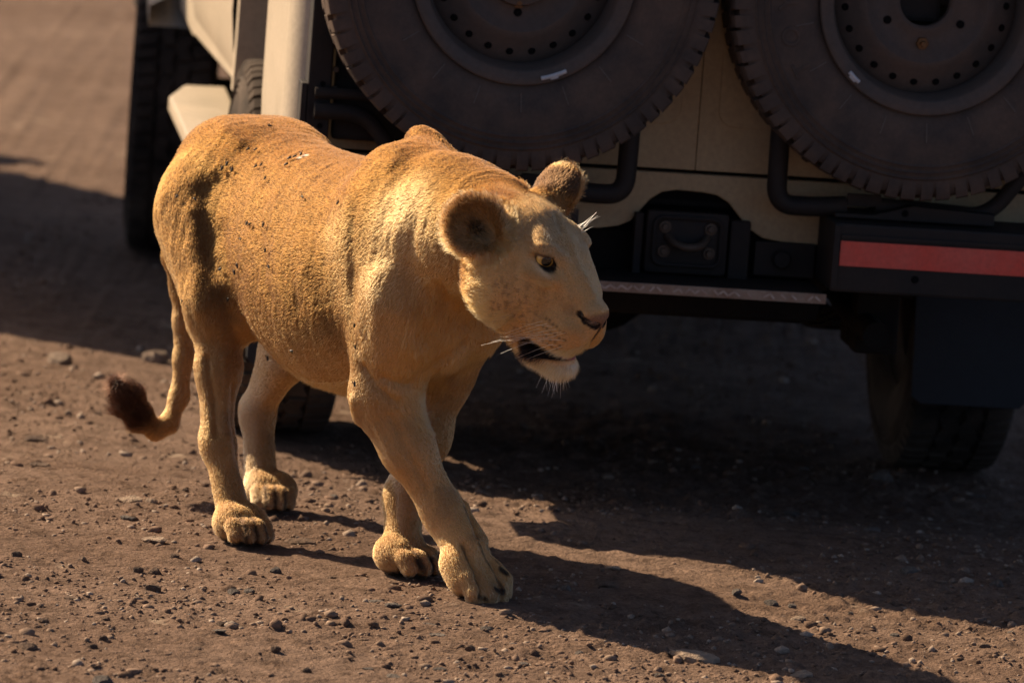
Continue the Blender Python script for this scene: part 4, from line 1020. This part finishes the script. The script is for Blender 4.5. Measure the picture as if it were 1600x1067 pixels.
# ---- floor, roof, front
MB().box(-1.02, 2.4, -.50, .50, .62, .67).build('floor_pan', M_UNDER, veh); MB().box(-1.02, -.45, -.81, .81, .625, .66).build('rear_floor', M_UNDER, veh)
MB().box(.46, 2.36, -.81, .81, .675, .70).build('cab_floor', M_UNDER, veh)
MB().box(-1.02, 1.66, -.735, .735, 1.985, 2.05, .03).build('roof', M_PAINT, veh, True)
MB().box(-.7, 1.2, -.55, .55, 2.053, 2.22, .04).build('roof_hatch', M_PAINT, veh, True)
MB().poly([(2.36, -.80, 1.20), (2.36, .80, 1.20), (3.72, .76, 1.09), (3.72, -.76, 1.09)], (0, 0, -.04)).build('bonnet', M_PAINT, veh, False, .01)
MB().poly([(2.06, -.80, 1.24), (2.06, .80, 1.24), (1.66, .71, 1.96), (1.66, -.71, 1.96)], (-.015, 0, -.01)).build('windscreen', M_GLASS, veh)
MB().box(2.04, 2.38, -.81, .81, 1.10, 1.225, .01).build('scuttle', M_PAINT, veh)
MB().box(3.68, 3.732, -.78, .78, .72, 1.08, .01).build('grille', M_BLACK, veh); MB().box(3.80, 3.95, -.82, .82, .52, .70, .02).build('front_bumper', M_BLACK, veh)
# ---- rear face: lower panel with the hitch cut-out, two doors
XR = -1.047
def rear(pts, x=XR): return [(x, y, z) for y, z in pts]
cut = [(-.76, .598), (-.30, .598), (-.19, .600), (-.150, .606), (-.122, .622), (-.098, .648), (-.075, .674), (-.050, .688), (-.020, .692), (.035, .694), (.065, .688), (.088, .672), (.105, .650), (.125, .625), (.150, .613), (.19, .606), (.30, .604), (.76, .604)]
low = cut + [(.76, .7285), (-.76, .7285)]
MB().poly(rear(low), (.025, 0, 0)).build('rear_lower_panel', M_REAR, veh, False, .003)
MB().box(-1.018, -1.008, -.812, .812, .60, 1.22).build('door_shut_face', M_DARK, veh)
for y0, y1, nm in ((.0006, .757, 'l'), (-.757, -.0006, 'r')):
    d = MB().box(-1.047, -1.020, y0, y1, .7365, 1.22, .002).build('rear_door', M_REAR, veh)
    w = MB(); yy0, yy1 = y0 + .038, y1 - .038
    ring = arc(yy1 - .035, .828 + .035, .035, .035, -90, 0, 4) + arc(yy1 - .035, 1.17 - .035, .035, .035, 0, 90, 4) + arc(yy0 + .035, 1.17 - .035, .035, .035, 90, 180, 4) + arc(yy0 + .035, .828 + .035, .035, .035, 180, 270, 4)
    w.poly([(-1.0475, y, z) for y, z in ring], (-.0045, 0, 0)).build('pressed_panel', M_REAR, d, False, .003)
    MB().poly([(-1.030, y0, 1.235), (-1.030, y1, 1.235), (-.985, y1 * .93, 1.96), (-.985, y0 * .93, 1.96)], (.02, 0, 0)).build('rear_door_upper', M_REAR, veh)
    q0, q1 = (y0 + .06, y1 - .09) if y0 > 0 else (y0 + .09, y1 - .06)
    MB().poly([(-1.028, q0, 1.32), (-1.028, q1, 1.32), (-.994, q1 * .95, 1.88), (-.994, q0 * .95, 1.88)], (-.006, 0, 0)).build('rear_window', M_GLASS, veh)
# ---- hitch in the cut-out
MB().box(-1.010, -1.00, -.30, .30, .50, .70).build('rear_crossmember', M_UNDER, veh)
h = MB().box(-1.085, -1.065, -.075, .097, .525, .655, .012).build('hitch_plate', M_BLACK, veh, True)
fr_ = MB(); yy0, yy1, zz0, zz1 = -.058, .080, .545, .642
ring = arc(yy1 - .018, zz0 + .018, .018, .018, -90, 0, 4) + arc(yy1 - .018, zz1 - .018, .018, .018, 0, 90, 4) + arc(yy0 + .018, zz1 - .018, .018, .018, 90, 180, 4) + arc(yy0 + .018, zz0 + .018, .018, .018, 180, 270, 4)
pts = [(-1.090, y, z) for y, z in ring]; fr_.tube(pts + [pts[0]], .0045, 8).build('hitch_frame', M_BLACK, h, True)
for y, z in ((.058, .622), (-.036, .622), (.058, .572), (-.036, .572)):
    b_ = MB(); b_.lathe([(.0005, -.012), (.0065, -.012), (.0075, -.010), (.0075, -.005), (.0125, -.005), (.0135, 0), (.0135, .004)], 12); o = b_.build('hitch_bolt', M_BOLT, h, True); o.location = (-1.0855, y, z)
MB().tube([(-1.088, .052, .604), (-1.115, .040, .590), (-1.128, .011, .585), (-1.115, -.018, .590), (-1.088, -.030, .604)], .0085, 10, 2).build('tow_jaw', M_BOLT, h, True)
MB().box(-1.07, -1.04, .100, .118, .52, .645, .003).build('hitch_cheek', M_BLACK, veh); MB().box(-1.07, -1.04, -.122, -.080, .52, .640, .004).build('hitch_cheek', M_BLACK, veh)
MB().box(-1.06, -1.03, -.26, -.135, .53, .60, .003).build('socket_bracket', M_BLACK, veh)
b_ = MB(); b_.lathe([(.0005, -.02), (.016, -.02), (.019, -.016), (.019, .0)], 16); o = b_.build('trailer_socket', M_BLACK, veh, True); o.location = (-1.061, -.19, .567)
# ---- step with chequer-plate edge
st = MB().box(-1.250, -1.00, -.257, .257, .5125, .5215).build('rear_step', M_BLACK, veh)
MB().box(-1.2575, -1.2510, -.257, .257, .5045, .5245, .001).build('step_edge', M_STEP, veh)
dm = MB()
for i in range(44):
    y = -.25 + i * .0116 + random.uniform(-.002, .002); t = (1 if i % 2 else -1) * random.uniform(.5, .9)
    if random.random() < .22: continue
    dm.box(-.0018, .0018, -.0068, .0068, -.0020, .0020, 0, Matrix.Translation((-1.2580, y, .5145)) @ Matrix.Rotation(t, 4, 'X'))
o = dm.build('chequer_ribs', M_RIB, veh); tag(o, kind='stuff')
# ---- bumperettes with red strips
for sg in (1, -1):
    y0, y1 = sg * .262, sg * .86
    bp = MB().box(-1.262, -1.06, y0, y1, .532, .672, .006).build('rear_bumper', M_BLACK, veh)
    MB().box(-1.2655, -1.2625, sg * .277, sg * .845, .586, .6365).build('reflective_strip', M_RED, bp)
    MB().box(-1.270, -1.2625, y0, sg * .274, .540, .668, .001).build('bumper_rib', M_BLACK, bp); MB().box(-1.268, -1.2625, sg * .276, sg * .855, .6425, .650).build('bumper_lip', M_BLACK, bp)
    for yy, zz in ((.435, .566), (.72, .56)):
        c = MB(); c.lathe([(.0005, -.0015), (.007, -.0015), (.009, .002)], 14); o = c.build('bumper_hole_disc', M_DARK, bp); o.location = (-1.2625, sg * yy, zz)  # disc coloured as the shade of a hole, nothing is cut
    # swing-away carrier: hinge block, tubes, hub plate
    cb = MB().poly([(-1.20, sg * .272, .685), (-1.20, sg * .35, .685), (-1.20, sg * .43, .708), (-1.20, sg * .60, .700), (-1.20, sg * .60, .676), (-1.20, sg * .272, .676)], (.11, 0, 0)).build('carrier_bracket', M_BLACK, veh, False, .003)
    c = MB(); c.lathe([(.0005, -.0015), (.006, -.0015), (.008, .002)], 14); o = c.build('bracket_hole_disc', M_DARK, cb); o.location = (-1.2005, sg * .415, .692)  # hole shade painted as a disc
    MB().tube([(-1.15, sg * .153, 1.60), (-1.15, sg * .153, .76), (-1.15, sg * .158, .69), (-1.15, sg * .225, .688), (-1.15, sg * .30, .694)], .0205, 14, 3).build('carrier_tube', M_BLACK, veh, True)
    MB().tube([(-1.15, sg * .36, .700), (-1.15, sg * .52, .688), (-1.15, sg * .60, .695), (-1.15, sg * .655, .775), (-1.15, sg * .70, .822), (-1.15, sg * .80, .822)], .017, 12, 3).build('carrier_tube', M_BLACK, veh, True)
    MB().tube([(-1.14, sg * .153, 1.13), (-1.14, sg * .76, 1.13)], .020, 12).build('carrier_tube', M_BLACK, veh, True); MB().tube([(-1.145, sg * .60, .858), (-1.145, sg * .80, .858)], .012, 12).build('carrier_tube', M_BLACK, veh, True)
    MB().box(-1.165, -1.10, sg * .36, sg * .46, 1.08, 1.18, .01).build('wheel_mount', M_BLACK, veh)
    hn = MB().box(-1.165, -1.155, sg * .30, sg * .37, .697, .722, .002).build('latch', M_BLACK, veh)
    MB().box(-1.12, -1.06, sg * .215, sg * .265, .775, .80, .002).build('tube_clamp', M_BLACK, veh)
    # black corner upright
    up = MB().box(-1.135, -1.065, sg * .766, sg * .814, .672, 1.60, .004).build('corner_upright', M_BLACK, veh)
    MB().box(-1.137, -1.062, sg * .8145, sg * .8265, .672, .875, .002).build('upright_flange', M_BLACK, up)
    for zz in (1.005, .875, .79):
        c = MB(); c.lathe([(.0005, -.0015), (.005, -.0015), (.0065, .002)], 12); o = c.build('upright_hole_disc', M_DARK, up); o.location = (-1.1355, sg * .784, zz)  # dark discs for the shade of the holes
    for zz in (.985, .905, .866):
        c = MB(); c.lathe([(.0005, -.007), (.0055, -.007), (.0065, -.002), (.0065, .002)], 10); o = c.build('upright_bolt', M_BOLT, up, True); o.location = (-1.125, sg * .759, zz)
    MB().box(-1.10, -1.055, sg * .58, sg * .755, .76, 1.06, .01).build('lamp_housing', M_BLACK, veh)
# ---- spare wheels
for yy, zz, spin in ((.410, 1.139, .35), (-.417, 1.129, 2.1)):
    w = wheel('spare_wheel', veh, (-1.288 + .10, yy, zz), False, 0)
    wt = MB(); r = .214; a0 = (-62 if yy > 0 else -128)                  # balance weight on the flange, degrees in (y,z) seen from behind (y left)
    ang = math.radians(-110 if yy > 0 else -47); vv = []
    pts = []
    for i in range(7):
        a = ang + (i - 3) * (.041 if yy > 0 else .022); pts.append((-.1085, r * math.cos(a), r * math.sin(a)))
    wt.tube(pts, .0042, 8).build('balance_weight', M_LEAD, w, True)
    c = MB(); c.box(-.1105, -.104, -.008, .008, -.006, .0, .001, Matrix.Rotation(ang + math.pi / 2, 4, 'X') @ Matrix.Translation((0, 0, -r - .001))).build('weight_clip', M_LEAD, w)
    b_ = MB(); b_.lathe([(.0005, -.020), (.005, -.020), (.006, -.016), (.0065, -.006), (.012, -.006), (.014, 0)], 6); o = b_.build('wheel_nut', M_BRASS, w, True); o.location = (-.034, 0, -.0865 if yy < 0 else -.066)
    if yy > 0:
        b_ = MB(); b_.lathe([(.0005, -.062), (.040, -.062), (.047, -.058), (.058, -.054), (.070, -.052), (.075, -.030)], 32).build('hub_clamp', M_RIM, w, True)
    if yy < 0:                                                      # raised maker's lettering on the side wall
        word = 'TOYO'
        for i, chx in enumerate(word):
            cu = bpy.data.curves.new('letter', 'FONT'); cu.body = chx; cu.size = .052; cu.extrude = .0016; cu.bevel_depth = .0007; cu.align_x = 'CENTER'; cu.align_y = 'CENTER'
            to = bpy.data.objects.new('tmp', cu); COL.objects.link(to); bpy.context.view_layer.update()
            me = bpy.data.meshes.new_from_object(to.evaluated_get(bpy.context.evaluated_depsgraph_get())); bpy.data.objects.remove(to); me.materials.append(M_RUBBER)
            o = add('raised_letter', me, None, w)
            phi = math.radians(210 - i * 13.5)                      # picture angle, counter-clockwise from the right
            r = .290; hy, hz = -r * math.cos(phi), r * math.sin(phi)
            # letter up = outward radial, right = clockwise tangent, facing -x
            upv = Vector((0, -math.cos(phi), math.sin(phi))); rt = Vector((0, -math.sin(phi), -math.cos(phi))); fc_ = Vector((-1, 0, 0))
            o.matrix_local = Matrix.Translation((-.1064, hy, hz)) @ Matrix((rt, upv, fc_)).transposed().to_4x4()
# ---- road wheels
for x, y, s_ in ((0, .735, 1), (0, -.735, -1), (2.98, .765, 1), (2.98, -.765, -1)):
    w = wheel('road_wheel', veh, (x, y, .398), mat=M_ROADRUB); w.scale = (1.14 if x < 1 else 1.0, 1, 1); w.rotation_euler = (0, 0, (-math.pi / 2 if s_ > 0 else math.pi / 2) - (math.radians(5) if x > 1 else 0))
    b_ = MB(); b_.lathe([(.0005, -.085), (.035, -.085), (.045, -.075), (.050, -.05)], 24).build('hub_cap', M_BLACK, w, True)
# ---- mud flaps, axle, springs, chassis
for sg in (1, -1):
    fl_ = MB().poly([(-.47, sg * .575, .62), (-.47, sg * .835, .62), (-.47, sg * .84, .215), (-.47, sg * .825, .200), (-.47, sg * .610, .200), (-.47, sg * .590, .215)], (.012, 0, 0)).build('mud_flap', M_FLAP, veh, False, .002)
    MB().box(-1.05, 3.6, sg * .40, sg * .47, .50, .60).build('chassis_rail', M_UNDER, veh)
    for k_, (x0, x1) in enumerate(((-.72, .60), (-.60, .48), (-.46, .36))):
        p = [(x, sg * .44, .33 + .028 * 0 - k_ * .014 + .13 * ((x) / .7) ** 2) for x in np.linspace(x0, x1, 9)]; b_ = MB()
        for a, c in zip(p[:-1], p[1:]): b_.poly([(a[0], sg * .405, a[2]), (c[0], sg * .405, c[2]), (c[0], sg * .405, c[2] + .010), (a[0], sg * .405, a[2] + .010)], (0, sg * .07, 0))
        b_.build('leaf_spring', M_UNDER, veh)
    MB().box(-.80, -.70, sg * .385, sg * .49, .36, .51, .006).build('spring_hanger', M_UNDER, veh)
    MB().box(-.98, -.90, sg * .37, sg * .46, .37, .50, .008).build('tow_bracket', M_UNDER, veh)
    MB().tube([(-.06, sg * .52, .32), (-.30, sg * .50, .62)], .030, 12).build('shock_absorber', M_UNDER, veh, True)
MB().tube([(0, -.62, .398), (0, .62, .398)], .045, 16).build('rear_axle', M_UNDER, veh, True); MB().tube([(2.98, -.66, .398), (2.98, .66, .398)], .045, 16).build('front_axle', M_UNDER, veh, True)
b_ = MB(); b_.lathe([(.0005, -.15), (.07, -.14), (.13, -.09), (.15, 0), (.12, .10), (.06, .20), (.05, .24)], 24, (0, .05, .398)).build('differential', M_UNDER, veh, True)
MB().box(-.98, -.35, -.30, .25, .42, .60, .04).build('fuel_tank', M_UNDER, veh, True)
MB().box(.42, 1.75, .50, .68, .38, .66, .02).build('sill_sun_block', M_UNDER, veh, True); MB().box(.42, 1.75, -.68, -.50, .38, .66, .02).build('sill_sun_block', M_UNDER, veh, True)  # boxes added only to stop sun leaking under the sill
MB().box(.30, 1.35, .12, .46, .34, .60, .03).build('under_sun_block', M_UNDER, veh, True)  # further added box, blocks sun coming through ahead of the rear wheel
MB().tube([(2.0, -.25, .50), (.4, -.30, .50), (.1, -.35, .60), (-.3, -.36, .58), (-.75, -.37, .45), (-1.06, -.40, .42)], .028, 14, 2).build('exhaust_pipe', M_UNDER, veh, True)
MB().tube([(.2, .05, .40), (1.6, .02, .52)], .035, 12).build('prop_shaft', M_UNDER, veh, True)

def copy_tree(o, parent=None):
    c = o.copy(); COL.objects.link(c); c.parent = parent
    for ch in list(o.children): copy_tree(ch, c)
    return c
veh2 = copy_tree(veh); veh2.location = (-3.12, 20.70, VZ0); veh2.rotation_euler = (0, 0, math.atan2(.85, -.53))
veh2['label'] = 'second beige safari vehicle parked alongside, shading the ground behind the lioness'
print('vehicle done', round(time.time() - T0, 1), 's')
# ================================================================== FLIES on the lioness
m, n, b = new_mat('fly_black'); b.inputs['Base Color'].default_value = (.010, .010, .011, 1); b.inputs['Roughness'].default_value = .4; MF = m
m, n, b = new_mat('fly_wing'); b.inputs['Base Color'].default_value = (.02, .018, .016, 1); b.inputs['Roughness'].default_value = .9; b.inputs['Specular IOR Level'].default_value = 0; MW = m
fb = MB(); fb.lathe([(.0001, -.0042), (.0013, -.0034), (.0019, -.0015), (.0018, .0006), (.0014, .0018), (.0016, .0026), (.0013, .0036), (.0001, .0042)], 8)
wb = MB()
for sg in (-1, 1): wb.poly([(.0010, sg * .0010, .0016), (-.0020, sg * .0030, .0019), (-.0052, sg * .0030, .0021), (-.0058, sg * .0016, .0021)], (0, 0, .0001))
FM = WM = None
pv = project(l2w(LV)); dep = (l2w(LV) - cC) @ cF
fac = (LN * ((cam_l - LV) / np.linalg.norm(cam_l - LV, axis=1)[:, None])).sum(1) > .1
for (u, v) in ((347, 261), (352, 257), (361, 266), (400, 258), (408, 256), (412, 281), (389, 232), (399, 233), (447, 256), (453, 246), (462, 243), (470, 240), (473, 306), (385, 348), (391, 349), (411, 350), (375, 374), (414, 391), (420, 418), (370, 415), (366, 428), (342, 420), (276, 304), (302, 310), (356, 470), (284, 469), (417, 559), (456, 550), (554, 510), (555, 544), (553, 600), (421, 166 + 30), (527, 317)):
    d2 = (pv[:, 0] - u) ** 2 + (pv[:, 1] - v) ** 2; c = np.nonzero((d2 < 30) & fac)[0]
    if not len(c): continue
    i = c[np.argmin(dep[c])]
    fly = fb.build('fly', MF, None, True) if FM is None else add('fly', FM, None); FM = fly.data
    wg = wb.build('wings', MW, fly) if WM is None else add('wings', WM, None, fly); WM = wg.data
    nn = Vector(LB.T @ LN[i]); t = Vector((random.uniform(-1, 1), random.uniform(-.3, .3), random.uniform(-1, .2))); t = (t - nn * t.dot(nn)).normalized(); s_ = nn.cross(t)
    M = Matrix((t, s_, nn)).transposed().to_4x4(); sc = random.uniform(1.0, 1.35)
    fly.matrix_world = Matrix.Translation(Vector(l2w(LV[i])) + nn * .0065) @ M @ Matrix.Scale(sc, 4)
    tag(fly, 'tiny black fly sitting on the fur of the lioness', 'fly', 'flies on the lioness')
print('all done', round(time.time() - T0, 1), 's')
